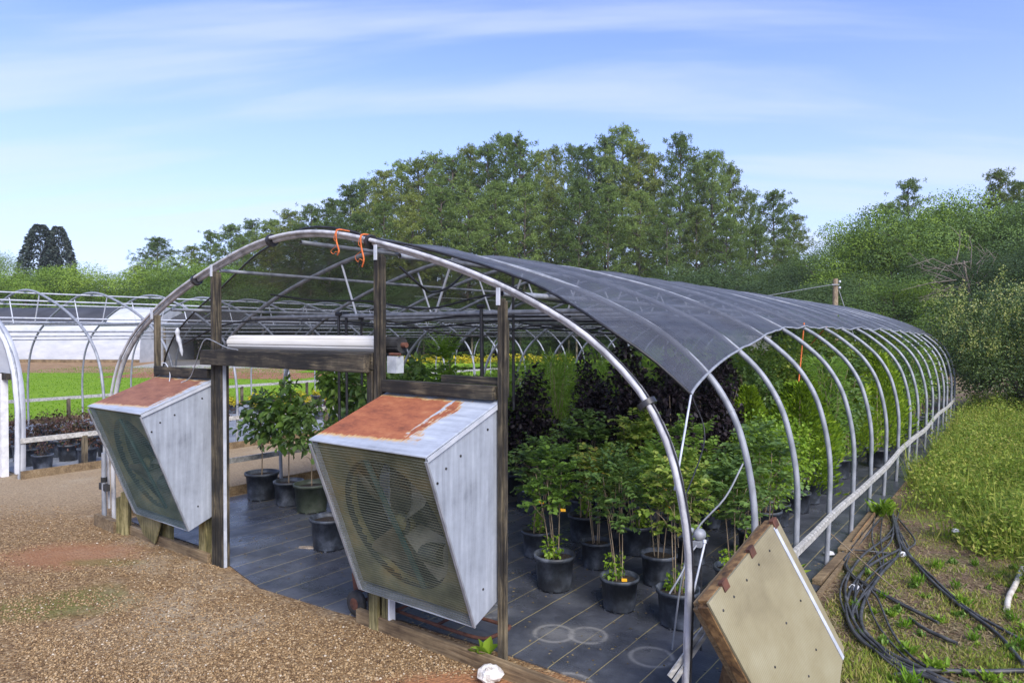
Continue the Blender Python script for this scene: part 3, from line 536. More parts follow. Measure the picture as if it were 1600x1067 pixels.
def fan(sc_, roofm, wirem, label, rot):
    f = empty('exhaust_fan', W(sc_, 0), RZ, label, 'exhaust fan', 'exhaust fan hoods on the front wall')
    x0, x1 = -.555, .575; B0, B1, T0, T1 = (-.06, .50), (-.345, .385), (-.06, 1.875), (-.80, 1.59)   # (t,h)
    def pan(name, poly, offv, m): return MB().prism(poly, offv).build(name, m, f, bevel=.003)
    for x, s_ in ((x0, 1), (x1, -1)):
        pan('side_panel', [(x, B0[0], B0[1]), (x, B1[0], B1[1]), (x, T1[0], T1[1]), (x, T0[0], T0[1])], (.012 * s_, 0, 0), M['fan_side'])
    pan('roof_panel', [(x0 - .012, T0[0], T0[1] + .004), (x0 - .012, T1[0] - .012, T1[1] + .002), (x1 + .012, T1[0] - .012, T1[1] + .002), (x1 + .012, T0[0], T0[1] + .004)], (0, 0, .012), roofm)
    pan('floor_panel', [(x0 + .014, B0[0], B0[1]), (x0 + .014, B1[0], B1[1]), (x1 - .014, B1[0], B1[1]), (x1 - .014, B0[0], B0[1])], (0, 0, .01), M['fan_side'])
    MB().bar((x1 + .014, T0[0], T0[1] - .012), (x1 + .014, T1[0], T1[1] - .012), .004, .03).build('side_flange', M['galv_white'], f)
    MB().bar((x1 + .008, T1[0] - .006, T1[1] - .02), (x1 + .008, B1[0] - .006, B1[1] + .01), .022, .012, (0, 1, 0)).build('edge_trim', M['galv'], f); MB().bar((x0 - .008, T1[0] - .006, T1[1] - .02), (x0 - .008, B1[0] - .006, B1[1] + .01), .022, .012, (0, 1, 0)).build('edge_trim', M['galv'], f)
    for (y, z) in ((-.62, 1.5), (-.48, 1.56), (-.25, .62), (-.2, 1.7), (-.7, 1.42)): MB().lathe([(0.0001, .006), (.008, .005), (.009, 0)], 8, (x1 + .001, y, z), 'x').build('screw', M['rubber'], f)
    # grille wires
    g_ = MB(); nh = 60; fr = Vector((0, B1[0], B1[1] + .008)); to = Vector((0, T1[0], T1[1] - .01))
    for k in range(nh):
        p = fr.lerp(to, (k + .3) / nh); bow_ = .012 * math.sin(math.pi * k / nh); r2 = .0021
        pts = [(x, p.y - bow_ * math.sin(math.pi * (x - x0) / (x1 - x0)) + .004 * math.sin(x * 7 + k * .15), p.z + .005 * math.sin(x * 5 + .6)) for x in np.linspace(x0, x1, 7)]
        for a, c in zip(pts, pts[1:]): g_.bar(a, c, .002, r2 * 1.5, (0, 0, 1))
    for k in range(84):
        x = x0 + (x1 - x0) * (k + .5) / 84; bw_ = .012 * math.sin(math.pi * (x - x0) / (x1 - x0)); mid = fr.lerp(to, .5)
        g_.bar((x, fr.y, fr.z), (x, mid.y - bw_, mid.z), .001, .001, (0, 1, 0)); g_.bar((x, mid.y - bw_, mid.z), (x, to.y, to.z), .001, .001, (0, 1, 0))
    g_.build('grille', wirem, f)
    # orifice plate with round opening
    cz, ra, yb = 1.02, .49, -.545
    tl = lambda b: (setattr(b, 'v', [(x, y - .378 * (z - cz), z) for x, y, z in b.v]), b)[1]; n = 48; vs = []; fs = []
    for k in range(n):
        a = 2 * math.pi * k / n; c, s_ = math.cos(a), math.sin(a); m_ = max(abs(c), abs(s_)); vs += [(.01 + ra * c, yb, cz + ra * s_), (.01 + .555 * c / m_, yb, min(max(cz + .60 * s_ / m_, .46), 1.60)), (.01 + ra * c * .97, yb + .12, cz + ra * s_ * .97)]
    for k in range(n):
        k2 = (k + 1) % n; fs += [(3 * k, 3 * k + 1, 3 * k2 + 1, 3 * k2), (3 * k, 3 * k2, 3 * k2 + 2, 3 * k + 2)]
    tl(MB().add(vs, fs, True)).build('orifice_plate', M['fan_plate'], f)
    lv = MB()
    for k in range(11): z = .54 + k * .118; lv.prism([(x0 + .02, -.07, z), (x1 - .02, -.07, z), (x1 - .02, -.05, z + .11), (x0 + .02, -.05, z + .11)], (0, .004, 0))
    lv.build('louvre', M['fan_dark'], f)
    hub = tl(MB().lathe([(.001, -.05), (.05, -.05), (.07, -.02), (.07, .05), (.001, .05)], 16, (.01, yb + .1, cz), 'y')).build('hub', M['fan_plate'], f)
    tl(MB().lathe([(ra * .985, .02), (ra * .97, .34)], 40, (.01, yb, cz), 'y')).build('shroud', M['fan_dark'], f)
    for k in range(4):
        a0 = rot + k * math.pi / 2; vs = []; ny = 6
        for j in range(ny):
            rr_ = .07 + .39 * j / (ny - 1); hw = (.06 + .22 * min(1, j / (ny - 1) * 1.25)) / rr_ / 1.5
            for q in range(5):
                aa = a0 + (q / 4 - .5) * hw * 1.5; vs.append((.01 + rr_ * math.cos(aa), yb + .12 + (q / 4 - .5) * .15, cz + rr_ * math.sin(aa)))
        fs = [(j * 5 + q, j * 5 + q + 1, j * 5 + q + 6, j * 5 + q + 5) for j in range(ny - 1) for q in range(4)]
        tl(MB().add(vs, fs, True)).build('blade', M['blade'], f)
    tl(MB().bar((.12, yb + .03, .5), (-.1, yb + .03, 1.5), .05, .012, (0, 1, 0))).build('motor_support', M['teal'], f)
    MB().lathe([(.001, -.12), (.075, -.12), (.08, -.1), (.08, .1), (.05, .09), (.001, .09)], 14, (.2, yb + .2, cz - .2), 'x').build('motor', M['fan_dark'], f)
    MB().lathe([(.001, -.012), (.08, -.012), (.085, 0), (.08, .012), (.001, .012)], 24, (.01, yb + .06, cz), 'y').build('pulley', M['fan_dark'], f).location = (0, .02, 0)
    return f
fan(-1.86, M['fan_roof1'], M['wire_teal'], 'exhaust fan hood with evenly brown rusted roof, left of the doorway', .5)
fan(1.84, M['fan_roof2'], M['wire'], 'exhaust fan hood with patchy orange rust on its roof, right of the doorway', .9)
tube_thing = lambda name, pts, r_, m, label, cat, group=None, k=5: tag(MB().tube(catmull(pts, k), r_, 6).build(name, m), label, cat, group)
tube_thing('electric_cable', [W(-1.7, -.2, 1.84), W(-1.62, -.14, 1.9), W(-1.4, -.18, 2.12), W(-1.28, -.22, 2.2), W(-1.15, -.22, 2.3), W(-.8, -.22, 2.22), W(-.6, -.22, 2.2)], .005, M['galv'], 'thin grey cable running from the left fan roof up over the header', 'cable')
tube_thing('electric_cable', [W(-1.95, -.2, 1.82), W(-2.05, -.14, 1.92), W(-2.15, -.13, 2.02), W(-2.25, -.12, 2.03)], .005, M['galv_white'], 'short pale cable on the back edge of the left fan roof', 'cable')
# polycarbonate hood lying at the right corner -----------------------------------
def poly_mat():
    m, N, L, p = new_mat('yellowed_polycarbonate'); v = coords(N, L); f = noise(N, L, v, 1.5, 6, .6)
    r = ramp(N, [(.35, (.2, .17, .1)), (.5, (.29, .255, .155)), (.65, (.35, .32, .21)), (.75, (.24, .24, .12))]); L.new(f, r.inputs[0])
    wv = N.new('ShaderNodeTexWave'); wv.inputs['Scale'].default_value = 20; wv.inputs['Distortion'].default_value = 0; L.new(v, wv.inputs[0])
    L.new(mixc(N, L, mathn(N, L, 'MULTIPLY', wv.outputs['Fac'], .22), r.outputs[0], (.2, .17, .1)), p.inputs['Base Color']); p.inputs['Roughness'].default_value = .3; bump(N, L, wv.outputs['Fac'], p, .3, .003); return m
T_, L_, R_ = Vector((1.66, 4.29, 1.19)), Vector((1.03, 3.6, .93)), Vector((2.13, 4.38, .33)); e1, e2 = L_ - T_, R_ - T_
nrm = e1.cross(e2).normalized(); nrm = nrm if nrm.dot(Vector((0, 0, 2.36)) - T_) > 0 else -nrm
poly = [T_, R_, T_ + e1 * .4 + e2 * 1.17, T_ + e1 + e2 * 1.06, L_]
hd = empty('plastic_hood', (T_ + e1 * .6 + e2 * .9).to_tuple(), 0, 'tilted box hood with yellowed ribbed plastic face and rotten wood frame, by the right corner', 'hood')
hd.location.z = 0; hl = hd.location.copy(); rel = lambda p: p - hl
xa = e1.normalized(); za = nrm; ya = za.cross(xa); MX = Matrix((xa, ya, za)).transposed().to_4x4()
def in_plane(b, name, m, parent, bevel=0):
    o = b.build(name, m, parent); o.matrix_local = Matrix.Translation(rel(T_)) @ MX; o.location = rel(T_)
    if bevel: q = o.modifiers.new('bevel', 'BEVEL'); q.width = bevel; q.segments = 2
    return o
P2 = [Vector(((p - T_).dot(xa), (p - T_).dot(ya), 0)) for p in poly]
in_plane(MB().prism(P2, (0, 0, .014)), 'plastic_sheet', poly_mat(), hd)
cen = sum(P2, Vector()) / 5; b = MB(); b2 = MB()
for k in range(5):
    a, c = P2[k], P2[(k + 1) % 5]; ia, ic = a.lerp(cen, .035), c.lerp(cen, .035)
    (b2 if k == 3 else b).bar(ia + Vector((0, 0, -.035)), ic + Vector((0, 0, -.035)), .05, .066)
in_plane(b, 'frame', M['orange_wood'], hd, .004); in_plane(b2, 'rotten_frame_edge', M['orange_wood'], hd, .004)
b = MB()
for k in (3, 4):
    a, c = P2[k], P2[(k + 1) % 5]; ia, ic = a.lerp(cen, .07), c.lerp(cen, .07)
    b.bar(ia + Vector((0, 0, -.1)), ic + Vector((0, 0, -.1)), .045, .04)
in_plane(b, 'inner_frame', M['board'], hd, .004)
in_plane(MB().bar(P2[0].lerp(P2[4], .08) + Vector((0, .02, .017)), P2[1].lerp(P2[2], .18) + Vector((0, 0, .017)), .03, .006), 'metal_strip', M['galv_white'], hd)
for a_, c_ in ((.25, .1), (.42, .1), (.6, .1), (.78, .1), (.92, .1), (.45, .5), (.2, .5), (.75, .6), (.5, .85), (.3, .8)): q = P2[0] + (P2[4] - P2[0]) * a_ + (P2[1] - P2[0]) * c_; in_plane(MB().lathe([(.0001, .019), (.006, .018), (.008, .014)], 8, (q.x, q.y, 0)), 'screw', M['rubber'], hd)
for a_ in (.05, .42, .8): q = P2[0] + (P2[4] - P2[0]) * a_; in_plane(MB().box((q.x - .03, -.02, -.005), (q.x + .03, .035, .022)), 'hinge', M['rust'], hd)
MB().bar(rel(PX(1130, 1110, .05)), rel(PX(1150, 1020, .38)), .09, .05).bar(rel(PX(1200, 1160, .05)), rel(PX(1165, 1060, .3)), .07, .04).build('prop_board', M['orange_wood'], hd)
# inflator blower behind the hood
bl = empty('blower', W(3.45, 1.0, 0).to_tuple(), RZ, 'small grey blower with a white hose, behind the top edge of the plastic hood', 'blower')
MB().lathe([(.001, -.045), (.03, -.045), (.035, -.03), (.042, -.02), (.046, 0), (.042, .02), (.03, .035), (.001, .035)], 20, (0, 0, .88), 'y').box((-.03, -.06, .8), (.03, .04, .84)).build('housing', M['galv'], bl)
MB().tube([(-.05, -.0, .9), (-.11, -.0, .905)], .018, 10).build('outlet', M['grey_metal_box'], bl)
MB().bar((0, .03, 0), (0, .03, .83), .01, .01).build('stand', M['rubber'], bl)
MB().tube(catmull([(0, -.04, .82), (-.02, -.14, .76), (-.03, -.26, .66), (-.06, -.4, .55)], 5), .007, 8).build('hose', M['galv'], bl)
tube_thing('riser_hose', [W(3.28, .9, 0.02), W(3.36, .9, .6), W(3.42, 1.0, .9), W(3.6, 1.1, 1.15), W(3.7, 1.2, 1.4)], .007, M['galv'], 'thin grey hose curving up to the second hoop on the right', 'hose')
tag(MB().tube([W(3.72, .12, .62), W(3.68, .5, .98)], .007, 6).tube([W(3.68, .5, .98), W(3.675, .51, 1.0)], .013, 8).build('brace_rod', M['galv_white']), 'short white rod leaning beside the right foot of the front arch', 'rod')
tag(MB().bar(W(3.70, -.1, .35), W(3.84, .12, .62), .012, .03).bar(W(3.73, -.1, .33), W(3.86, .12, .6), .012, .025).build('channel_end', M['channel']), 'bundle of pale channel strips at the right foot of front arch', 'strip')
# hand truck lying behind the right fan ----------------------------------------
ht = empty('hand_truck', W(.92, .0, 0).to_tuple(), RZ, 'rusty hand truck lying on the fabric below the right fan', 'hand truck')
for y in (-.08, .32):
    wh = MB().lathe([(.04, -.03), (.085, -.03), (.105, -.018), (.105, .018), (.085, .03), (.04, .03)], 20, (0, y, .115), 'y').build('wheel', M['rubber'], ht); MB().lathe([(.001, -.02), (.045, -.034), (.05, -.03), (.05, .03), (.001, .02)], 14, (0, y, .115), 'y').build('hub', M['rust'], wh)
MB().tube([(0, -.1, .115), (0, .35, .115)], .012, 8).build('axle', M['rust'], ht)
MB().tube(catmull([(.06, -.02, .14), (.7, -.02, .13), (1.25, -.02, .14), (1.38, .05, .17), (1.38, .2, .17), (1.25, .27, .14), (.7, .27, .13), (.06, .27, .14)], 5), .014, 8).tube([(.4, -.02, .13), (.4, .27, .13)], .012, 8).tube([(.85, -.02, .13), (.85, .27, .13)], .012, 8).tube([(.1, -.02, .14), (.1, -.02, .26)], .012, 6).build('frame', M['rust'], ht)
MB().prism([(-.06, -.06, .17), (.03, -.06, .2), (-.03, -.06, .36), (-.09, -.06, .34)], (0, .36, 0)).build('toe_plate', M['rust'], ht, bevel=.005)
# post & bits at left foot
pp = empty('pipe_stake', W(-3.74, -.12, 0).to_tuple(), RZ, 'upright galvanised pipe stake with black clamp at the left foot of arch', 'pipe')
MB().tube([(0, 0, -.02), (0, 0, .88)], .028, 10).build('pipe', M['galv'], pp); MB().tube([(0, 0, .52), (0, 0, .58)], .037, 10).box((-.1, -.02, .42), (.12, .02, .5)).build('clamp', M['rubber'], pp)
tag(MB().bar(W(-3.78, -.2, .07), W(-3.2, -.22, .07), .045, .14).build('loose_board', M['board']), 'short loose board on the gravel at the left foot of the front arch', 'board')
for k, (a, b_) in enumerate(((-3.18, .42), (-3.06, .5))): tag(MB().bar(W(a, -.16, -.02), W(a, -.16, b_), .07, .09).build('fence_stub', M['stub'], bevel=.004), 'short upright mossy stub post under the left fan, %s of the pair' % ('left' if k == 0 else 'right'), 'post', 'stub posts left of the left fan')
tag(MB().prism([W(-3.0, -.17, .5), W(-2.62, -.17, .08), W(-2.35, -.17, .02), W(-2.2, -.17, .3), W(-2.5, -.17, .42)], (W(0, 1) - W(0, 0)) * .012).build('plywood_scrap', M['stub']), 'torn plywood scrap leaning below the left fan', 'plywood')
def rock(name, loc, r_, m, label, sc=(1, 1, .7), cat='rock'):
    b = MB(); n = 12; vs = []
    for i in range(7):
        for j in range(n):
            th = math.pi * i / 6; ph = 2 * math.pi * j / n; k = r_ * (1 + .35 * (rnd.random() - .5)); vs.append((k * math.sin(th) * math.cos(ph) * sc[0], k * math.sin(th) * math.sin(ph) * sc[1], k * math.cos(th) * sc[2]))
    b.add(vs, [(i * n + j, i * n + (j + 1) % n, (i + 1) * n + (j + 1) % n, (i + 1) * n + j) for i in range(6) for j in range(n)]); o = b.build(name, m); o.location = loc; return tag(o, label, cat)
rock('white_rock', PX(766, 1056, .06), .085, M['white_rock'], 'lumpy white rock on red clay at the bottom edge of the photo')
rock('flat_stone', PX(482, 858, .0), .1, M['pale_stone'], 'flat pale stone beside the left base board', (1.4, .7, .25))
P = np.array([(0, 0, .04)] * 7) + RS.normal(size=(7, 3)) * .01; D = rdir(7); D[:, 2] = np.abs(D[:, 2]) * .8 + .35
V_, F_ = leaves(P, D, np.tile([0, 0, 1.], (7, 1)) + rdir(7) * .3, .15, .045); o = link('seedling', np_mesh('seedling', V_, F_, M['l_bright']), None, PX(757, 1040, .0)); tag(o, 'small broad-leaved seedling growing beside the white rock', 'plant')

# ------------------------------------------------------------ inside: irrigation
ri = 0
for s_, t_, top, ln, lab in ((-.87, GP, 2.56, 1.35, 'left one of a close pair seen above the door roll'), (-.8, GP + .05, 2.56, 1.3, 'right one of a close pair seen above the door roll'), (1.22, GP, 2.6, .95, 'just left of the rightmost front post'),
                             (.78, GP * 1.9, 3.0, 1.5, 'tall one between the two right front posts'), (-1.9, 2 * GP, 2.55, .9, 'seen above the left part of the door roll'), (-1.75, 4 * GP, 2.55, 1.0, 'behind the left part of doorway, further back'), (2.0, 3 * GP, 2.55, .8, 'further back behind the front arch')):
    tag(MB().tube([W(s_, t_ - .03, top), W(s_ + .01, t_ - .03, top - ln)], .016, 8).tube([W(s_ - .04, t_ - .03, top + .012), W(s_ + .04, t_ - .03, top + .012)], .022, 8).build('irrigation_riser', M['black']), 'black hanging riser pipe, ' + lab, 'riser pipe', 'black riser pipes hanging in the shade house')
hl_ = [([(-3.1, .5, 2.2), (-2.2, .7, 2.48), (-1.2, GP, 2.5), (0, GP, 2.45), (.9, GP, 2.52), (2.2, GP, 2.5)], 'first black hose slung along the nearest cross tie'),
       ([(-1.6, .8, 2.8), (-1.0, 1, 2.72), (-.3, 1.1, 2.7), (.6, 1.1, 2.6), (1.4, 1.2, 2.72), (2.3, 1.2, 2.6)], 'sagging black hose above the door roll, just under the cloth'),
       ([(-.2, 1.25, 2.5), (.4, 2.0, 2.32), (1.1, 2.4, 2.45), (1.9, 2.5, 2.35), (2.6, 2.5, 2.48)], 'black hose drooping between the right front posts'),
       ([(-.1, 3.6, 2.5), (.8, 3.6, 2.38), (1.6, 3.65, 2.5), (2.5, 3.65, 2.4)], 'black hose drooping further back on the right side'),
       ([(1.25, .1, 2.9), (1.3, .3, 2.75), (1.15, .6, 2.72), (1.1, .9, 2.8), (1.05, GP, 3.0)], 'short looped black hose just below the arch right of the middle post')]
for pts, lab in hl_: tube_thing('overhead_hose', [W(*p) for p in pts], .011, M['black'], lab, 'hose', 'black hoses slung under the shade house roof', 6)
for i in range(2, 12, 2): tube_thing('sprinkler_line', [W(-2.6, i * GP + .1, 2.5), W(-1, i * GP + .1, 2.42), (W(.5, i * GP + .1, 2.5)), W(2.6, i * GP + .1, 2.46)], .012, M['black'], 'thin black sprinkler line under the %s cross tie from the front' % ordn(i), 'sprinkler line', 'sprinkler lines under the cross ties')
for a, b_, lab in ((W(2.9, 6.2, 2.5), W(2.85, 6.1, 1.6), 'orange twine hanging straight from the hoops at right'), (W(2.95, 7.3, 2.45), W(1.8, 9.5, 1.7), 'orange twine stretched slanting under the hoops at right')):
    tube_thing('hanging_twine', [a, a.lerp(b_, .5) + Vector((0, 0, -.02)), b_], .01, M['twine'], lab, 'twine')
tag(MB().bar(W(-2.1, 17.6, 2.05), W(-.9, 17.6, 2.05), .5, .45).build('end_fan', M['white_plastic']), 'white slatted shutter box at the far end of the shade house', 'shutter')

# ------------------------------------------------------------ plants in pots
def pot_mesh(name, r_, h, m):
    b = MB().lathe([(.001, .006), (r_ * .84, .008), (r_ * .86, .02), (r_ * .975, h - .03), (r_ * 1.06, h - .033), (r_ * 1.07, h), (r_ * .98, h + .001), (r_ * .93, h - .05)], 28)
    for k in range(8): a = k * .785; b.box((r_ * .8 * math.cos(a) - .012, r_ * .8 * math.sin(a) - .012, .0), (r_ * .8 * math.cos(a) + .012, r_ * .8 * math.sin(a) + .012, .014))
    o = b.build(name, m); C.objects.unlink(o); return o.data
POT = {'a': (pot_mesh('pot', .165, .29, M['pot']), .165, .29), 'b': (pot_mesh('pot', .2, .34, M['pot']), .2, .34), 'g': (pot_mesh('pot', .2, .33, M['pot_green']), .2, .33)}
def soil_mesh(r_):
    o = MB().lathe([(.0001, .015), (r_ * .5, .01), (r_ * .955, 0)], 20).build('soil', M['soil']); C.objects.unlink(o); return o.data
for k in POT: POT[k] = POT[k] + (soil_mesh(POT[k][1]),)
def cane_mesh(lines, m=None):
    b = MB()
    for pts, r0, r1 in lines: pts = catmull(pts, 3); b.tube(pts, [r0 + (r1 - r0) * i / (len(pts) - 1) for i in range(len(pts))], 5, False)
    o = b.build('stem', m or M['cane']); C.objects.unlink(o); return o.data
def merge(parts, name, m):
    V, F, o = [], [], 0
    for v, f in parts: V.append(v); F.append(f + o); o += len(v)
    return np_mesh(name, np.concatenate(V), np.concatenate(F), m)
def cloud(c, rad, n, L0, W0, nl=6, shell=.55, droop=.2, sixv=True, up=.3):
    """leaves in lumpy clusters"""
    c = np.array(c, float); rad = np.array(rad, float)
    cc = c + rdir(nl) * rad * (RS.rand(nl, 1) ** .4) * .8; k = RS.randint(0, nl, n)
    lr = (.35 + .3 * RS.rand(nl))[:, None] * rad
    d = rdir(n); P = cc[k] + d * lr[k] * (shell + (1 - shell) * RS.rand(n, 1)) 
    D = unit(d + rdir(n) * .7 + np.array([0, 0, -droop])); Nn = unit(d * .6 + rdir(n) * .5 + np.array([0, 0, up + .5]))
    s = .65 + .6 * RS.rand(n); return leaves(P, D, Nn, L0 * s, W0 * s, six=sixv)
def sprays(c, rad, n, npair, L0, W0, length, pitch=.5, hollow=.25):
    """pinnate sprays: thin shoots carrying paired leaflets, spread through an ellipsoid"""
    c = np.array(c, float); rad = np.array(rad, float); d = rdir(n); d[:, 2] = d[:, 2] * .9 + .1
    P0 = c + d * rad * (hollow + (1 - hollow) * RS.rand(n, 1) ** .6)
    D0 = unit(d * np.array([1, 1, .4]) + rdir(n) * .55 + np.array([0, 0, pitch])); Ln = length * (.6 + .7 * RS.rand(n))
    up = np.tile([0, 0, 1.], (n, 1)) + rdir(n) * .25; S = unit(np.cross(D0, up)); Ps, Ds, Ns, Ls = [], [], [], []
    for j in range(npair):
        f = (j + .6) / npair; q = P0 + D0 * (Ln * f)[:, None] - np.array([0, 0, .25]) * (Ln * f * f)[:, None]
        for sg in (1, -1):
            Ps.append(q); Ds.append(unit(S * sg + D0 * .55 + rdir(n) * .22 - np.array([0, 0, .15]))); Ns.append(unit(up + rdir(n) * .35)); Ls.append(L0 * (.7 + .5 * RS.rand(n)) * (1.05 - .35 * f))
    Ps, Ds, Ns, Ls = map(np.concatenate, (Ps, Ds, Ns, Ls)); return leaves(Ps, Ds, Ns, Ls, Ls * W0 / L0)
def kind_cane(v):       # multi-cane young tree, leafy on top
    top = 1.25 + .12 * v; lines = []
    for k in range(4):
        a = k * 1.7 + v; r_ = .07; lines.append(([(r_ * math.cos(a) * .7, r_ * math.sin(a) * .7, 0), (r_ * 1.3 * math.cos(a + .2), r_ * 1.3 * math.sin(a + .2), .45), (.16 * math.cos(a), .16 * math.sin(a), top * .85)], .0085, .004))
    for k in range(9):
        a = RS.rand() * 6.3; z = .45 + RS.rand() * .45; lines.append(([(.08 * math.cos(a), .08 * math.sin(a), z), (.22 * math.cos(a), .22 * math.sin(a), z + .18), (.33 * math.cos(a), .33 * math.sin(a), z + .26)], .004, .002))
    fo = merge([sprays((.05 * v, 0, .92 + .05 * v), (.33 - .04 * v, .3 + .03 * v, .40), 72 + 10 * v, 4, .085 + .008 * v, .03 + .002 * v, .2), sprays((.1, -.05, .72), (.3, .3, .25), 30, 4, .08, .028, .16), sprays((0, 0, 1.2), (.2, .2, .2), 26, 4, .08, .026, .22, 1.0)], 'foliage', M[('l_green', 'l_mid', 'l_canary')[v]])
    sh = merge([cloud((.04, -.05, .12), (.13, .13, .2), 190, .052, .018, 6)], 'basal_shoots', M['l_bright']); return cane_mesh(lines), fo, sh, .3
def kind_purple(v):
    lines = [([(0, 0, 0), (.03 * k - .04, .02, .4), (.12 * math.cos(k * 2), .12 * math.sin(k * 2), 1.2)], .01, .004) for k in range(3)]
    return cane_mesh(lines), merge([cloud((0, 0, .85 + .04 * v), (.36, .36, .52), 2100, .055, .021, 13), cloud((0, 0, 1.35), (.18, .18, .3), 350, .055, .02, 7)], 'foliage', M['l_purple']), None, .3
def kind_box(v):
    lines = [([(0, 0, 0), (.05 * math.cos(k), .05 * math.sin(k), .3), (.15 * math.cos(k * 2), .15 * math.sin(k * 2), .7)], .008, .003) for k in range(4)]
    return cane_mesh(lines), merge([cloud((0, 0, .52), (.42, .42, .38), 2600, .036, .015, 14, up=.6), cloud((.05, 0, .8), (.3, .3, .22), 600, .036, .015, 10)], 'foliage', M['l_bright']), None, .3
def kind_gold(v):
    P, D = [], []
    n = 4200; z = RS.rand(n) ** .8; a = RS.rand(n) * 6.28; lob = 1 + .22 * np.sin(3 * a + 9 * z) + .15 * np.sin(5 * a - 14 * z)
    rr = (.40 * np.minimum(1, (1.08 - z) * 1.5) ** .8) * lob * (.6 + .4 * RS.rand(n) ** .5); P = np.stack([rr * np.cos(a), rr * np.sin(a), .05 + z * 1.4], -1)
    D = unit(np.stack([np.cos(a), np.sin(a), .9 + 0 * a], -1) + rdir(n) * .5); V_, F_ = leaves(P, D, rdir(n), .075 * (.7 + .6 * RS.rand(n)), .012, six=False)
    return cane_mesh([([(0, 0, 0), (0, 0, .7), (0, 0, 1.35)], .018, .005)]), np_mesh('foliage', V_, F_, M['l_gold']), None, .33
def kind_bigleaf(v):
    lines = [([(0, 0, 0), (.015, .01, .55), (-.01, 0, 1.5)], .012, .005)]
    for k in range(14):
        a = k * 2.4; z = .45 + k * .075; lines.append(([(0, 0, z), (.14 * math.cos(a), .14 * math.sin(a), z + .1), (.3 * math.cos(a), .3 * math.sin(a), z + .14)], .005, .003))
    return cane_mesh(lines, M['cane']), merge([cloud((0, 0, .95), (.4, .4, .52), 420, .13, .036, 16, shell=.2, droop=.5), cloud((0, 0, 1.45), (.16, .16, .2), 60, .11, .03, 5, shell=.2)], 'foliage', M['l_mid' if v % 2 else 'l_green']), None, .42
def kind_willow(v):
    lines = [([(0, 0, 0), (.06 * math.cos(k), .06 * math.sin(k), .6), (.16 * math.cos(k * 1.3), .16 * math.sin(k * 1.3), 1.5)], .006, .002) for k in range(6)]
    n = 1500; z = RS.rand(n) ** .8; a = RS.rand(n) * 6.28; r_ = .04 + .24 * RS.rand(n) ** .6 * (1.1 - .5 * z); P = np.stack([r_ * np.cos(a), r_ * np.sin(a), .25 + z * 1.35], -1)
    D = unit(np.stack([np.cos(a) * .6, np.sin(a) * .6, .8 - 1.1 * RS.rand(n)], -1) + rdir(n) * .3); V_, F_ = leaves(P, D, rdir(n) + np.array([0, 0, 1]), .11 * (.6 + .7 * RS.rand(n)), .0075, six=False)
    return cane_mesh(lines), np_mesh('foliage', V_, F_, M['l_feather']), None, .3
def kind_feather(v):
    lines = [([(0, 0, 0), (.02, 0, 1.0), (-.02, .02, 2.1)], .014, .005)]
    return cane_mesh(lines), merge([sprays((0, 0, 1.3), (.26, .26, .75), 130, 10, .075, .016, .34, .3, .15), sprays((0, 0, 2.0), (.16, .16, .3), 40, 10, .07, .015, .34, .8, .1)], 'foliage', M['l_feather']), None, .33
def kind_shrub(v):
    lines = [([(0, 0, 0), (.05 * math.cos(k * 2), .05 * math.sin(k * 2), .5), (.18 * math.cos(k * 2), .18 * math.sin(k * 2), 1.15)], .009, .004) for k in range(4)]
    h = 1.0 + .06 * v; return cane_mesh(lines), merge([cloud((0, 0, h * .8), (.38, .38, .48), 1500, .058, .019, 15), sprays((0, 0, h), (.3, .3, .42), 60, 6, .052, .016, .2, .9)], 'foliage', M[('l_mid', 'l_green', 'l_canary')[v]]), None, .3
def kind_lowred(v):
    return cane_mesh([([(0, 0, 0), (.03 * k - .03, .03, .15), (.12 * math.cos(k * 2), .12 * math.sin(k * 2), .4)], .005, .002) for k in range(3)]), merge([cloud((0, 0, .22), (.24, .24, .22), 170, .05, .016, 7)], 'foliage', M['l_red']), None, .28
def kind_flower(v):
    return cane_mesh([([(0, 0, 0), (0, 0, .1), (0, .02, .2)], .005, .003)]), merge([cloud((0, 0, .15), (.24, .24, .14), 330, .05, .02, 8)], 'foliage', M['l_yellow']), None, .26
KD = {}
for kn, fn, nv in (('cane', kind_cane, 3), ('purple', kind_purple, 2), ('box', kind_box, 2), ('gold', kind_gold, 2), ('bigleaf', kind_bigleaf, 2), ('willow', kind_willow, 2), ('feather', kind_feather, 1), ('shrub', kind_shrub, 3), ('red', kind_lowred, 2), ('flower', kind_flower, 1)):
    KD[kn] = [fn(v) for v in range(nv)]
DESC = {'cane': ('potted_tree', 'young multi-stemmed tree', 'young tree'), 'purple': ('purple_shrub', 'blackish purple-leaved shrub', 'shrub'), 'box': ('leafy_shrub', 'rounded bright green shrub', 'shrub'), 'gold': ('golden_conifer', 'golden green conifer', 'conifer'),
        'bigleaf': ('broadleaf_sapling', 'broad-leaved sapling', 'sapling'), 'willow': ('willowy_shrub', 'narrow-leaved light green shrub', 'shrub'), 'feather': ('feathery_sapling', 'tall feathery-leaved sapling', 'sapling'), 'shrub': ('green_shrub', 'upright green shrub', 'shrub'),
        'red': ('red_shrub', 'low dark red shrub', 'shrub'), 'flower': ('flower_pot', 'low yellow flowering plant', 'flower')}
t_row0 = False
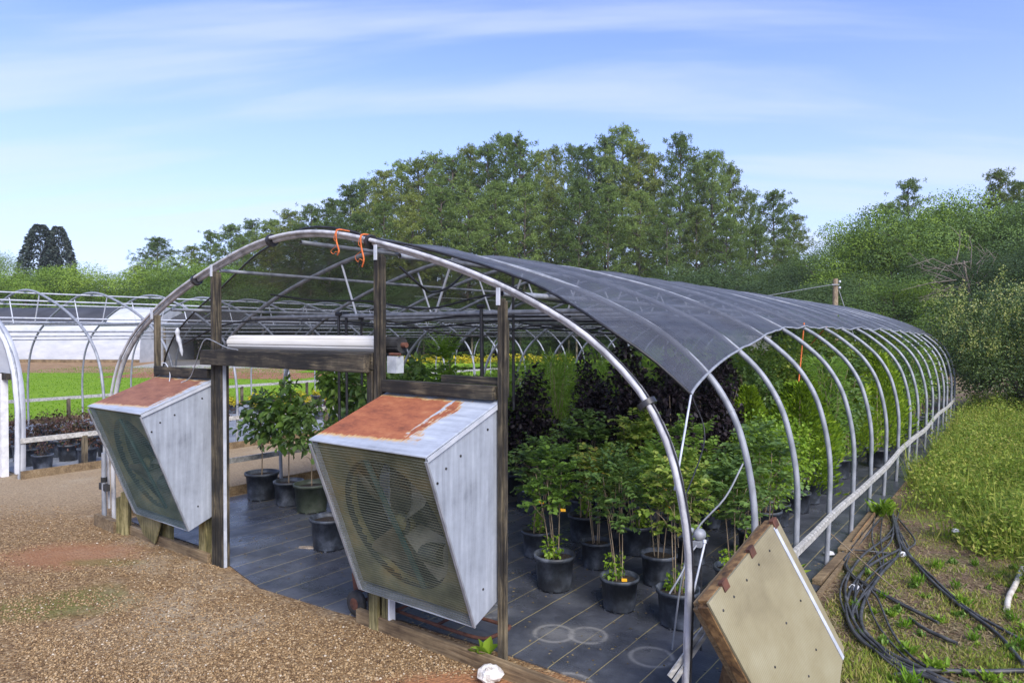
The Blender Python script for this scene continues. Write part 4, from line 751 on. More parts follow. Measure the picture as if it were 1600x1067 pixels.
def plant(kind, v, pos, pot, sc, label, group):
    st, fo, sh, _ = KD[kind][v % len(KD[kind])]; pm, pr, ph, so = POT[pot]
    r = empty(DESC[kind][0], pos, 0, label, DESC[kind][2], group); az = rnd.uniform(0, 6.28); pz = rnd.uniform(.9, 1.12); sc = (sc * rnd.uniform(.85, 1.15), sc * rnd.uniform(.85, 1.15), sc * rnd.uniform(.88, 1.12)); lx, ly = rnd.uniform(-.07, .07), rnd.uniform(-.07, .07)
    p = link('pot', pm, r, (0, 0, 0), az, pz); link('soil', so, r, (0, 0, (ph - .05) * pz), 0, pz)
    link('stem', st, r, (0, 0, (ph - .05) * pz), az, sc); link('foliage', fo, r, (0, 0, (ph - .05) * pz), az, sc)
    for c_ in list(r.children)[2:]: c_.rotation_euler = (lx, ly, az)
    if sh and (t_row0 or rnd.random() < .5): link('basal_shoots', sh, r, (0, 0, (ph - .05) * pz), az + 1, sc)
    return r
def pick(s_, t_):
    if t_ < 1.6: return 'cane', 'a', .74
    if s_ < -1.6 and t_ < 4.4: return 'bigleaf', 'b', 1.0
    if abs(s_ + 1.5) < .3 and abs(t_ - 3.2) < .4: return 'feather', 'b', 1
    if s_ > 2.9 and 3.2 < t_ < 4.9: return 'box', 'a', 1.1
    if s_ > 2.3 and 5.1 < t_ < 6.8: return 'gold', 'a', 1.0 if s_ < 2.9 else 1.05
    if s_ > 2.9 and 8.9 < t_ < 11: return 'gold', 'a', 1.05
    if t_ < 2.5: return 'cane', 'a', .78
    if t_ < 3.2: return 'cane', 'a', .84
    if (-.3 < s_ < 2.9) and t_ < 5.3 and rnd.random() < .8: return 'purple', 'a', .98 if s_ < 1.2 else 1.08
    if -2.4 < s_ < 1.3 and t_ < 8.8: return 'willow', 'a', rnd.uniform(.85, 1.05)
    if s_ < 0: return ('shrub' if rnd.random() < .6 else 'willow'), 'a', rnd.uniform(.7, .9)
    return ('shrub' if rnd.random() < .7 else rnd.choice(['cane', 'willow', 'box'])), 'a', rnd.uniform(1.05, 1.5)
rows = [[(1.9, 1.42), (2.6, 1.36), (3.13, 1.36)], [(-3.3, 1.78), (-2.7, 1.8), (-2.17, 1.78), (1.25, 2.07), (1.92, 2.15), (2.62, 2.1), (3.33, 2.12)]]
t_ = 2.78
while t_ < 17.5:
    rr_ = []; x = -3.32 if t_ > 2.9 else -2.9
    while x < 3.45:
        if not (t_ < 3.0 and -1.9 < x < .9): rr_.append((x + rnd.uniform(-.08, .08), t_ + rnd.uniform(-.09, .09)))
        x += .70 if t_ < 9 else .82
    rows.append(rr_); t_ += .68 if t_ < 9 else .9
for ri_, rr_ in enumerate(rows):
    t_row0 = ri_ == 0
    for ci, (s_, tt) in enumerate(rr_):
        kd, pt, sc = pick(s_, tt)
        if ri_ == 1 and ci < 3: kd, pt, sc = 'bigleaf', ('b', 'b', 'g')[ci], (.86, .95, .8)[ci]
        if abs(s_) > 2.5: sc = min(sc, 1.2)
        plant(kd, ci + ri_, W(s_, tt, .013), pt, sc * rnd.uniform(.93, 1.06), 'potted %s in the shade house, %s row from front, %s from left' % (DESC[kd][1], ordn(ri_ + 1), ordn(ci + 1)), 'potted plants in rows in the shade house')
ep = empty('nursery_pot', W(-.72, .93, .013).to_tuple(), 0, 'black pot with soil and no plant, standing behind the left edge of the right fan', 'pot'); link('pot', POT['b'][0], ep); link('soil', POT['b'][3], ep, (0, 0, .29))
X = RS.uniform(-3.4, 3.7, 900); Y = RS.uniform(.05, 4, 900) ; P = np.stack([OX + .8 * X + .6 * Y, OY - .6 * X + .8 * Y, .016 + 0 * X], -1); D = rdir(900); D[:, 2] *= .1
V_, F_ = leaves(P, D, rdir(900) * .2 + np.array([0, 0, 1.]), .03 * (.4 + .8 * RS.rand(900)), .009, six=False); tag(link('fallen_leaves', np_mesh('fallen_leaves', V_, F_, M['l_straw'])), 'small dry leaves scattered on the black ground fabric', 'leaf litter', None, 'stuff')
# tags
for k, (x, y, h) in enumerate(((1042, 790, .78), (1035, 762, .9), (876, 795, .8), (972, 905, .38), (1122, 797, .7), (842, 783, .82))):
    Yd = (2.36 - h) * 1067 / (y - 520); q = Vector(((x - 800) / 1067 * Yd, Yd, h))
    tag(MB().prism([q, q + Vector((.045, .01, -.006)), q + Vector((.047, .01, -.03)), q + Vector((.002, 0, -.026))], (0, .002, 0)).build('plant_tag', M['tag']), ('orange-yellow plant tag hanging among the front plants, %s one from the right' % ordn(1 + sorted([1042, 1035, 876, 972, 1122, 842], reverse=True).index(x))), 'plant tag', 'orange-yellow plant tags')

# ------------------------------------------------------------ neighbour hoop house
nh_ = empty('hoop_house', W(-11.38, 0, 0).to_tuple(), RZ, 'bare galvanised hoop house frame left of the gravel drive, no cover on its hoops', 'greenhouse')
NH = 18; hsp = 1.27; t0_ = .2
for i in range(NH):
    link('hoop', hoop_me, nh_, (0, t0_ + i * hsp, 0)); link('cross_tie', tie_me, nh_, (0, t0_ + i * hsp, 0)); link('strut', sA.data, nh_, (0, t0_ + i * hsp, 0)); link('strut', sB.data, nh_, (0, t0_ + i * hsp, 0))
for s_ in (0, -1.25, 1.3, 2.4, -2.4): MB().tube([(s_, t0_, hs(s_) - .055), (s_, t0_ + NH * hsp, hs(s_) - .055)], .018, 6).build('purlin', M['galv_white'], nh_)
for z, r_ in ((2.38, .02), (2.3, .014), (2.24, .012)): MB().tube([(2.9, t0_, z), (2.9, t0_ + NH * hsp, z)], r_, 6).build('water_line', M['galv'], nh_)
for sg in (1, -1):
    MB().bar((sg * 3.8, t0_, .62), (sg * 3.8, t0_ + NH * hsp, .62), .04, .08).build('side_rail', M['channel'], nh_); MB().bar((sg * 3.82, t0_, .06), (sg * 3.82, t0_ + NH * hsp, .06), .04, .14).build('side_board', M['board'], nh_)
    for i in range(0, 8): MB().box((sg * 3.8 - .03, t0_ + .9 + i * 2.54, .1), (sg * 3.8 + .03, t0_ + .98 + i * 2.54, .6)).build('side_post', M['post_light'], nh_)
# white plastic wrapped on its first hoop
wv_ = []; us = np.linspace(-.2, .985, 46)
for k, u in enumerate(us):
    p, n_ = prof(u); q = .02 + .006 * math.sin(k * .9)
    wv_ += [p + n_ * q + Vector((0, .08, 0)), p + n_ * .02 + Vector((0, -.06 + .01 * math.sin(k * 1.7), 0)), p - n_ * (.035 + .015 * math.sin(k * .6)) + Vector((0, -.06, 0)), p - n_ * .06 + Vector((0, .1, 0))]
o = MB().add(wv_, [(k * 4 + j, k * 4 + (j + 1) % 4, k * 4 + 4 + (j + 1) % 4, k * 4 + 4 + j) for k in range(45) for j in range(4)], True).build('plastic_wrap', M['white_film'], nh_, (0, t0_, 0))
fw = MB(); fr_ = []
for u in np.linspace(-.72, .72, 40): p, _n = prof(u); fr_.append((p.x, 0, p.z))
fw.add(fr_ + [(3.55, 0, 1.68), (-3.55, 0, 1.68)], [tuple(range(42))]); fw.build('end_sheet', M['white_film'], nh_, (0, t0_ - .02, 0))
MB().box((2.9, t0_ - .12, 0), (3.3, t0_ - .05, 1.7)).box((3.3, t0_ - .13, 0), (3.38, t0_ - .03, 1.7)).build('end_wall', M['paper'], nh_)
MB().box((1.5, t0_ - .12, 1.6), (3.6, t0_ - .04, 1.7)).build('end_rail', M['post'], nh_)
sil = fld('silver_ground_cloth', [(.35, (.1, .11, .13)), (.5, (.25, .27, .3)), (.65, (.4, .42, .45))], 1.5, 10, .6)
o = sheet('pale_ground_cloth', [W(-15.1, .3), W(-7.65, .3), W(-7.65, 23), W(-15.1, 23)], .012, sil); tag(o, 'pale grey ground cloth under the bare hoop house', 'ground cloth')
kk = 0
for i in range(7):
    for j in range(9):
        s_, tt = -8.1 - i * .62 + rnd.uniform(-.08, .08), .75 + j * .6 + rnd.uniform(-.08, .08)
        if tt > 4.2 + i * .3: continue
        plant('red', i + j, W(s_, tt, .014), 'a', rnd.uniform(.8, 1.25), 'dark red shrub under bare hoops, %s row from the drive, %s from near end' % (ordn(i + 1), ordn(j + 1)), 'small dark red potted shrubs in the bare hoop house')
for i in range(4):
    for j in range(9):
        kd = 'flower' if i in (2, 3) else 'red'
        if i == 0 and j % 2: continue
        plant(kd, i + j, W(-8.6 - i * 1.5 + rnd.uniform(-.1, .1), 7.2 + j * .75, .014), 'a', rnd.uniform(.8, 1.15), '%s beyond the doorway, %s row from drive, %s from near end' % (DESC[kd][1], ordn(i + 1), ordn(j + 1)), 'potted plants in the far part of the bare hoop house')
rag = W(-2.35, .1, 0); b = MB().tube(catmull([(0, 0, 2.42), (.0, 0, 2.33), (.03, 0, 2.22), (.05, 0, 2.1)], 4), [.008, .02, .03, .026, .02, .024, .028, .022, .02, .018, .02, .014, .006], 8)
o = b.build('hanging_rag', M['white_film']); o.location = rag; tag(o, 'pale rag hanging beside the thin leftmost front post', 'rag')

# ------------------------------------------------------------ far nursery structures
M['cloth_far'] = simple('far_shade_cloth', [(.35, (.03, .032, .038)), (.65, (.06, .063, .072))], .5, (1, 1, 1), .7, 0, .3, .1)
# white film tunnel with its half cover of dark cloth
tn = empty('white_tunnel', (-31, 54, 0), R(-4), 'white plastic covered tunnel house with dark cloth over its top, far left behind the lawn', 'greenhouse')
def tun(a0, a1, x0, x1, y0, rad, hgt, off_, m, name):
    vs = []; n = 24; xs = np.linspace(x0, x1, 26)
    for xi, x in enumerate(xs):
        for k in range(n + 1):
            a = a0 + (a1 - a0) * k / n; ca, sa = math.cos(a), math.sin(a); e = .72
            r1 = (1 + off_ + .006 * math.sin(xi * 2.1 + k)); vs.append((x, y0 - rad * math.copysign(abs(ca) ** e, ca) * r1, hgt * abs(sa) ** e * r1 ))
    return MB().add(vs, [(i * (n + 1) + k, i * (n + 1) + k + 1, (i + 1) * (n + 1) + k + 1, (i + 1) * (n + 1) + k) for i in range(25) for k in range(n)], True).build(name, m, tn)
tun(0, math.pi, -30, 1.6, 4, 4, 4.45, 0, M['white_film'], 'film_cover'); tun(.62, 2.3, -30, -1.6, 4, 4, 4.45, .012, M['cloth_far'], 'dark_cloth')
vs = []; 
for k in range(25): a = math.pi * k / 24; vs.append((1.6, 4 - 4 * math.copysign(abs(math.cos(a)) ** .72, math.cos(a)), 4.45 * abs(math.sin(a)) ** .72))
MB().add(vs, [tuple(range(25))]).build('end_wall', M['white_film'], tn); MB().box((-30, -.08, 0), (1.6, -.03, .25)).build('base_board', M['board'], tn)
# dark shade structures behind the lawn
def shade_struct(x0, x1, y, top, low, label):
    r = empty('shade_structure', ((x0 + x1) / 2, y, 0), 0, label, 'shade structure', 'dark shade structures beyond the lawn'); hw = (x1 - x0) / 2
    nb = max(2, int(hw * 2 / 7)); vs = []; nx = nb * 12 + 1
    for i in range(nx):
        u = i / (nx - 1) * nb; z = low + (top - low) * abs(math.sin(math.pi * u)) ** .7; x = -hw + 2 * hw * i / (nx - 1); vs += [(x, 0, z), (x, 14, z), (x, 0, low - .35)]
    fs = [(3 * i, 3 * i + 3, 3 * i + 4, 3 * i + 1) for i in range(nx - 1)] + [(3 * i + 2, 3 * i + 5, 3 * i + 3, 3 * i) for i in range(nx - 1)]
    MB().add(vs, fs).build('cloth_roof', M['cloth_far'], r)
    for i in range(nb * 2 + 1):
        x = -hw + hw * i / nb; MB().box((x - .07, -.07, 0), (x + .07, .07, low - .3)).build('post', M['post_light'], r)
        if i % 2: MB().box((x - .07, 6.9, 0), (x + .07, 7.05, low)).build('post', M['post_light'], r)
    MB().bar((-hw, -.1, low - .35), (hw, -.1, low - .35), .06, .1).build('edge_pipe', M['galv'], r)
    MB().box((-hw, 13.9, 0), (hw, 14.0, low)).build('back_wall_cloth', M['cloth_far'], r)
    return r
shade_struct(-29, -12.5, 57, 4.5, 3.1, 'dark cloth shade structure with scalloped roof, leftmost, right behind the white tunnel')
shade_struct(-12, 5, 60, 4.4, 3.0, 'dark cloth shade structure with scalloped roof, in the middle beyond the lawn')
shade_struct(5.5, 24, 58, 4.6, 3.0, 'dark cloth shade structure with scalloped roof, rightmost, seen under the hoops')
for k in range(16): 
    q = (-8.6 + k * .85, 53 + .2 * (k % 2), 0); o = link('golden_bush', KD['flower'][0][1], None, q, k, (3.0, 3.0, 2.3)); tag(o, 'golden yellow bush in the row at the far side of lawn, %s from the left' % ordn(k + 1), 'bush', 'row of golden bushes beyond the lawn')
def shadebush(name, pos, sc, kd, lab, grp):
    o = link(name, KD[kd][0][1], None, pos, rnd.uniform(0, 6), sc); return tag(o, lab, 'shrub', grp)
for k in range(22): shadebush('nursery_shrub', (-28 + k * 2.25 + rnd.uniform(-.5, .5), 60 + rnd.uniform(0, 3), -.6), rnd.uniform(1.7, 2.4), 'shrub' if k % 3 else 'box', 'nursery shrub in the dark shade structures, %s from the left' % ordn(k + 1), 'shrubs under the far shade structures')
for k in range(7): shadebush('end_shrub', W(-1.5 + k * 1.15, 21.3 + .5 * (k % 3), 0), rnd.uniform(1.1, 1.6), 'shrub' if k % 2 else 'box', 'green shrub behind the far end of the shade house, %s from the left' % ordn(k + 1), 'shrubs behind the far end of the shade house')
# utility pole
pl_ = PX(1305, 560); pl_ = Vector(((1305 - 800) / 1067 * 34, 34, 0)); up_ = empty('utility_pole', pl_.to_tuple(), 0, 'weathered wooden utility pole rising behind the shade cloth roof', 'utility pole')
MB().tube([(0, 0, 0), (0, 0, 5.05)], [.16, .12], 10).build('pole', M['cane'], up_); MB().bar((-.25, -.15, 4.75), (.12, -.15, 4.75), .05, .05).build('bracket', M['galv'], up_)
for z in (4.6, 4.9): MB().lathe([(.001, -.06), (.05, -.05), (.06, 0), (.04, .05), (.001, .06)], 10, (.17, -.1, z)).build('insulator', M['galv_white'], up_)
tube_thing('power_line', [pl_ + Vector((-.2, 0, 4.75)), Vector((11, 36, 4.0)), Vector((5, 38, 3.9)), Vector((-6, 42, 4.6))], .018, M['galv'], 'power line sagging left from the utility pole', 'wire')
tube_thing('guy_wire', [pl_ + Vector((.1, 0, 4.7)), pl_ + Vector((.9, 0, 2.3)), pl_ + Vector((1.6, 0, 0))], .018, M['galv'], 'guy wire slanting down right from the utility pole', 'wire')

# ------------------------------------------------------------ trees
def trunk_mesh(h, r0, limbs, m=None):
    b = MB(); b.tube(catmull([(0, 0, -.3), (.1, .05, h * .4), (-.08, 0, h)], 4), [r0 * (1 - .8 * i / 8) for i in range(9)], 7, False)
    for (p, q) in limbs: mid = (Vector(p) + Vector(q)) / 2 + Vector((0, 0, .25)); b.tube(catmull([p, mid, q], 2), [r0 * .32, r0 * .25, r0 * .2, r0 * .13, r0 * .08], 5, False)
    o = b.build('trunk', m or M['bark']); C.objects.unlink(o); return o.data
def pine(v, h=22):
    limbs, Pc, Sz = [], [], []; base = .15 + .07 * v; nb = 62
    for k in range(nb):
        f = base + (1 - base) * ((k + .5) / nb) ** .9; a = k * 2.39 + RS.rand() * .8; ext = (3.3 * (1 - ((f - base) / (1 - base)) ** 3.2) + .8) * (.55 + .55 * RS.rand())
        if f < base + .12: ext *= .75
        z0 = f * h; p = (0, 0, z0); q = (ext * math.cos(a), ext * math.sin(a), z0 + ext * (.18 + .3 * RS.rand())); limbs.append((p, q))
        for j in range(8 + int(ext * 3.6)):
            g = .35 + .7 * RS.rand(); c = np.array(p) + (np.array(q) - np.array(p)) * g + RS.normal(size=3) * np.array([.42, .42, .26]) * (.4 + ext * .2); Pc.append(c)
    Pc += [np.array([0, 0, h * .985]) + RS.normal(size=3) * np.array([.8, .8, .35]) for _ in range(26)]
    Pc = np.array(Pc); n = len(Pc); m_ = 15; k = np.repeat(np.arange(n), m_); D = rdir(n * m_); D[:, 2] += .35; ax = Pc[k]
    V_, F_ = leaves(ax + D * .04, D, rdir(n * m_), .36 * (.6 + .7 * RS.rand(n * m_)), .042, six=False)
    return np_mesh('crown', V_, F_, M['l_pine' if v % 3 != 2 else 'l_pine_b']), trunk_mesh(h, .26, limbs[::2])
def decid(v, h=11, rad=5.0, mt='l_dec', n=34000, lf=.12, base=.05, squash=1):
    nl = 44; cc = []
    while len(cc) < nl:
        d = rdir(1)[0]; q = d * np.array([rad, rad, h * (1 - base) * .5]) * (.45 + .5 * RS.rand()); q[2] += h * (base + (1 - base) * .5)
        if q[2] > .6: cc.append(q)
    cc = np.array(cc); lr = rad * (.16 + .22 * RS.rand(nl)); k = RS.choice(nl, n, p=lr ** 2 / (lr ** 2).sum()); d = rdir(n); d[:, 2] = d[:, 2] * .9 + .12
    rough = 1 + .18 * np.sin(d[:, 0] * 9 + k) * np.sin(d[:, 1] * 8 + d[:, 2] * 7); P = cc[k] + d * (lr[k] * rough * (.72 + .4 * RS.rand(n)))[:, None] * np.array([1, 1, .72])
    P[:, 2] = np.maximum(P[:, 2], .1); D = unit(rdir(n) - d * .2 + np.array([0, 0, -.15])); Nn = unit(d + rdir(n) * .28 + np.array([0, 0, .25])); V_, F_ = leaves(P, D, Nn, lf * (.6 + .8 * RS.rand(n)), lf * .38, six=False)
    limbs = [((0, 0, h * (.15 + .5 * RS.rand())), tuple(cc[i])) for i in range(0, nl, 4)]; return np_mesh('crown', V_, F_, M[mt]), trunk_mesh(h * .8, .22, limbs)
def top_of(me):
    a = np.empty(len(me.vertices) * 3, np.float32); me.vertices.foreach_get('co', a); z = float(np.percentile(a[2::3], 99.7)); me['top'] = z; return z
PINES = [pine(v) for v in range(5)]
DEC = {'dec': [decid(v, mt='l_dec') for v in range(2)], 'dark': [decid(v, mt='l_dark') for v in range(2)], 'lime': [decid(v, mt='l_lime') for v in range(2)]}
def tree(name, me2, pos, h, h0, wide, label, cat, group):
    zt = me2[0].get('top') or top_of(me2[0]); s = h / zt; wide *= zt / h0 if False else 1; r = empty(name, pos, 0, label, cat, group); az = rnd.uniform(0, 6.28)
    c = link('crown', me2[0], r, (0, 0, 0), az, (s * wide, s * wide, s)); link('trunk', me2[1], r, (0, 0, 0), az, (s * wide, s * wide, s)); return r
def at(x, top, Y): return Vector(((x - 800) / 1067 * Y, Y, 0)), 2.36 + (520 - top) / 1067 * Y
pines = [(215, 415, 92, .8), (247, 372, 88, 1.0), (300, 385, 92, .9), (330, 362, 90, .9), (362, 352, 88, 1), (395, 345, 92, 1), (425, 345, 90, 1.1), (455, 330, 88, 1.1), (487, 322, 86, 1.1), (520, 312, 88, 1.1), (548, 290, 84, 1.1), (572, 282, 86, 1.0), (600, 268, 82, 1.1), (628, 255, 84, 1.1),
         (655, 250, 80, 1.1), (682, 243, 82, 1.1), (708, 246, 78, 1.1), (735, 232, 80, 1.1), (762, 228, 76, 1.1), (790, 213, 80, 1.0), (812, 216, 76, 1.1), (843, 238, 82, 1.0), (868, 232, 86, .8), (893, 228, 88, .8), (918, 232, 78, 1.1), (945, 214, 80, .9), (972, 200, 78, 1.0), (997, 226, 76, 1.1), (1022, 245, 80, 1),
         (1062, 213, 74, .95), (1088, 250, 78, .95), (1112, 238, 74, .9), (1140, 262, 76, .85), (1172, 300, 82, .9), (1208, 300, 76, .95), (1240, 336, 80, .9)]
front = [(560, 335, 70), (600, 318, 71), (645, 305, 69), (690, 296, 70), (732, 290, 68), (775, 285, 70), (820, 288, 69), (862, 300, 70), (905, 282, 68), (950, 290, 69), (1000, 300, 70), (1042, 310, 67), (1088, 325, 68), (1135, 340, 67), (1180, 352, 69), (470, 352, 74), (515, 342, 72), (425, 365, 78), (1225, 375, 70), (380, 372, 82)]
for k, (x, top, Y, wd) in enumerate(pines):
    q, h = at(x, top, Y); tree('pine_tree', PINES[(k * 3 + 1) % 5 if k % 7 else 2], q, h, 22, wd * 22 / h * (.66 + h / 85), 'tall pine in the back line of the wood, %s from left' % ordn(k + 1), 'pine', 'tall pines of the wood')
for k, (x, top, Y) in enumerate(sorted(front)):
    q, h = at(x, top, Y); tree('pine_tree', PINES[(k * 2) % 5], q, h, 22, 1.02, 'pine in the nearer line of the wood, %s from left' % ordn(k + 1), 'pine', 'nearer pines of the wood')
dec = []
for k in range(15): dec.append((-40 + k * 29 + rnd.uniform(-8, 8), 425 + rnd.uniform(-10, 14) - (8 if k > 8 else 0), 72 + rnd.uniform(-3, 3), 'lime' if k % 4 else 'dec', 1.2))
for k in range(24): dec.append((380 + k * 39 + rnd.uniform(-8, 8), (462 if k < 17 else 425) + rnd.uniform(-28, 22), 63 + rnd.uniform(-3, 3), 'dark' if k % 3 else 'dec', 1.3))
for k in range(15): dec.append((410 + k * 62, 425 + rnd.uniform(-20, 20), 96, 'dark', 1.9))
for x, top, Y, kd, wd in ((1225, 415, 62, 'dark', 1.1), (1262, 400, 60, 'dark', 1.1), (1292, 385, 62, 'dec', 1.0), (1325, 372, 56, 'dec', 1.0), (1352, 350, 52, 'lime', .95), (1392, 336, 50, 'lime', 1.0), (1432, 318, 50, 'dec', 1.05), (1475, 310, 52, 'lime', 1.0), (1520, 318, 52, 'dec', 1), (1562, 325, 50, 'dec', 1.0), (1605, 320, 48, 'dark', 1), (1650, 318, 48, 'dec', 1), (1700, 330, 48, 'dark', 1),
                          (1395, 432, 42, 'dec', 1.1), (1440, 440, 41, 'lime', .9), (1345, 430, 46, 'dark', 1.2), (1300, 440, 48, 'dark', 1.2), (1490, 400, 44, 'dark', 1.1), (1545, 395, 42, 'dark', 1.1), (1600, 380, 40, 'dark', 1.1), (1250, 445, 52, 'dark', 1.3), (1210, 440, 54, 'dark', 1.3), (1660, 380, 36, 'dark', 1.1)):
    dec.append((x, top, Y, kd, wd))
dec.sort()
for k, (x, top, Y, kd, wd) in enumerate(dec):
    q, h = at(x, top, Y); dn = {'lime': 'light green leafy tree', 'dec': 'mid green leafy tree', 'dark': 'dark green leafy tree'}[kd]
    tree('leafy_tree', DEC[kd][k % 2], q, h, 11, wd * 11 / h * (.55 + h / 24), '%s behind the nursery, %s leafy tree from the left' % (dn, ordn(k + 1)), 'tree', 'leafy trees behind the nursery')
for k, (x, top) in enumerate(((1418, 282), (1385, 318), (1560, 268), (1592, 285))):
    q, h = at(x, top, 62); tree('pine_tree', PINES[k], q, h, 22, .95, 'pine top above the right-hand trees, %s of four from the left' % ordn(k + 1), 'pine', 'pine tops over the right-hand trees')
def spruce():
    n = 9000; z = RS.rand(n) ** .8; a = RS.rand(n) * 6.28; tier = .75 + .35 * np.abs(np.sin(z * 34 + np.sin(a * 5))); rr = 3.6 * (1 - z) ** .62 * tier * (.5 + .5 * RS.rand(n) ** .5) + .15; P = np.stack([rr * np.cos(a), rr * np.sin(a), .6 + z * 13.6], -1)
    D = unit(np.stack([np.cos(a), np.sin(a), -.25 + 0 * a], -1) + rdir(n) * .4); V_, F_ = leaves(P, D, rdir(n) + np.array([0, 0, 1]), .4, .1, six=False); return np_mesh('crown', V_, F_, M['l_spruce']), trunk_mesh(13, .2, [])
SPR = spruce()
for k, (x, top) in enumerate(((64, 352), (92, 355))): q, h = at(x, top, 84 + k); tree('spruce_tree', SPR, q, h, 14.2, .85 if k else 1, 'dark blue-green spruce at far left, %s of the two side by side' % ('right' if k else 'left'), 'spruce', 'two spruces at far left')
q, h = at(2, 395, 80); tree('leafy_tree', DEC['dec'][0], q, h, 11, .8, 'brownish green tree cut by the left edge of the photo', 'tree', None)
# dead branches in the right trees
b = MB()
for k in range(20):
    a = R(60 + RS.rand() * 170); st = Vector((24.8 + RS.rand() * 1.6, 38.2 + RS.rand(), 4.4 + RS.rand() * 2)); ln = 1.2 + RS.rand() * 2.4; e = st + Vector((math.cos(a) * ln, RS.rand() - .6, math.sin(a) * ln * .6)); b.tube([st, st.lerp(e, .5) + Vector((RS.normal() * .15, 0, RS.normal() * .2)), e], [.035, .022, .009], 4, False)
    for j in range(3):
        f = .3 + .6 * RS.rand(); q = st.lerp(e, f); e2_ = q + Vector((math.cos(a + RS.normal()) * .7, RS.normal() * .3, math.sin(a + RS.normal()) * .6)); b.tube([q, q.lerp(e2_, .5) + Vector((0, 0, .05)), e2_], [.018, .012, .006], 3, False)
b.tube([(26, 38.5, 0), (25.8, 38.4, 4), (25.3, 38.3, 6.4)], [.16, .1, .05], 6)
tag(b.build('dead_tree', M['dead_wood']), 'bare dead branches tangled in front of the right-hand trees', 'dead tree')
# large holly-like bush right
def big_bush():
    nl = 70; cc = []
    while len(cc) < nl:
        q = rdir(1)[0] * np.array([2.75, 2.7, 1.75]) * (.5 + .5 * RS.rand()); q[2] += 2.05
        if q[2] > .45: cc.append(q)
    cc = np.array(cc); n = 52000; k = RS.randint(0, nl, n); d = rdir(n); d[:, 2] += .1; lr = .5 + .35 * RS.rand(nl); P = cc[k] + d * (lr[k] * (.55 + .55 * RS.rand(n)))[:, None] * np.array([1, 1, .8])
    V_, F_ = leaves(P, unit(d + rdir(n) * .8), unit(d + rdir(n) * .6 + np.array([0, 0, .4])), .085 * (.6 + .7 * RS.rand(n)), .022, six=False)
    top = P[:, 2] > 2.0 + .6 * np.sin(P[:, 0] * 4); 
    # upright new shoots
    m_ = 900; kk_ = RS.randint(0, nl, m_); dd = rdir(m_); dd[:, 2] = np.abs(dd[:, 2]); s0 = cc[kk_] + dd * lr[kk_][:, None] * .95; s0 = s0[s0[:, 2] > 1.4]; j = np.repeat(np.arange(len(s0)), 16); f = np.tile(np.linspace(0, 1, 16), len(s0))
    P2_ = s0[j] + np.array([0, 0, .36]) * f[:, None] + RS.normal(size=(len(j), 3)) * .035; D2 = rdir(len(j)); D2[:, 2] = D2[:, 2] * .4 + .7; V2, F2 = leaves(P2_, D2, rdir(len(j)), .065, .017, six=False)
    return np_mesh('crown', V_, F_, M['l_holly']), np_mesh('new_growth', V2, F2, M['l_holly_tip'])
BB = big_bush()
def bush(pos, sc, label):
    r = empty('large_bush', pos, 0, label, 'bush'); link('crown', BB[0], r, None, 0, sc); link('new_growth', BB[1], r, None, 0, sc)
    b = MB()
    for k in range(6): a = k * 1.05; b.tube(catmull([(.1 * math.cos(a), .1 * math.sin(a), 0), (.5 * math.cos(a), .5 * math.sin(a), .8), (1.4 * math.cos(a), 1.4 * math.sin(a), 2.2)], 3), [.07, .065, .06, .05, .04, .03, .02], 6, False)
    b.build('trunk', M['bark'], r)
bush((14.9, 19.4, 0), (1.0, 1.0, .95), 'large dark evergreen bush with yellowish new shoots at the right end of hoops')
bush((19.4, 19.6, 0), (1.05, 1.0, 1.0), 'large dark evergreen bush partly cut by the right edge of the photo')

# ------------------------------------------------------------ right bank: weeds, grass, hoses
def weeds(name, n, xy_fn, hmin, hmax, wd, m, lean=.5, label=None, cat=None):
    X, Y = xy_fn(n); n = len(X); P = np.stack([X, Y, np.zeros(n)], -1); D = rdir(n) * lean; D[:, 2] = 1; h = (hmin + (hmax - hmin) * RS.rand(n) ** 1.5) * (.35 + .95 * dens(X, Y, 1.6) * (1 if hmax > .2 else .6)) * (1 if hmax < .2 else 1)
    V_, F_ = leaves(P, D, rdir(n), h, wd, six=False); return tag(link(name, np_mesh(name, V_, F_, m)), label, cat, None, 'stuff')
def bank_fn(n):
    px = 1290 + 420 * RS.rand(n); Y = 6.0 + 17 * RS.rand(n) ** 1.3; X = (px - 800) / 1067 * Y; s_, t_ = toST(X, Y)
    edge_ = 4.0 + .12 * np.sin(t_ * 2); py = 520 + 2.36 * 1067 / Y; keep = (s_ > edge_) & (py < 790 + (px - 1390) * .55 + 26 * np.sin(X * 3 + 1.5 * np.sin(Y * 4)) - 60 * RS.rand(n)) & (RS.rand(n) < .3 + dens(X, Y, 1.2)); return X[keep], Y[keep]
weeds('tall_weeds', 42000, bank_fn, .12, .62, .006, M['l_weed'], .55, 'tall yellow-green weeds covering the bank beside the hoops', 'weeds')
def leafy(name, n, fn, h, m, lf, label, cat):
    X, Y = fn(n); n = len(X); z = RS.rand(n) * h * (.35 + dens(X, Y, 2.2)) * (1 + np.clip(Y - 8, 0, 12) * .05); P = np.stack([X, Y, z], -1); D = rdir(n); D[:, 2] = D[:, 2] * .5 + .35
    V_, F_ = leaves(P, D, rdir(n) + np.array([0, 0, 1.2]), lf * (.6 + .8 * RS.rand(n)), lf * .22, six=False); return tag(link(name, np_mesh(name, V_, F_, m)), label, cat, None, 'stuff')
leafy('leafy_weeds', 190000, bank_fn, .40, M['l_weed'], .06, 'leafy yellow-green weeds on the bank', 'weeds')
def sparse_fn(n):
    px = 1120 + 560 * RS.rand(n); py = 700 + 420 * RS.rand(n); Y = 2.36 * 1067 / (py - 520); X = (px - 800) / 1067 * Y; s_, t_ = toST(X, Y)
    keep = (s_ > 4.0) & (RS.rand(n) < (dens(X, Y, 2.5) - .2) * 1.6); return X[keep], Y[keep]
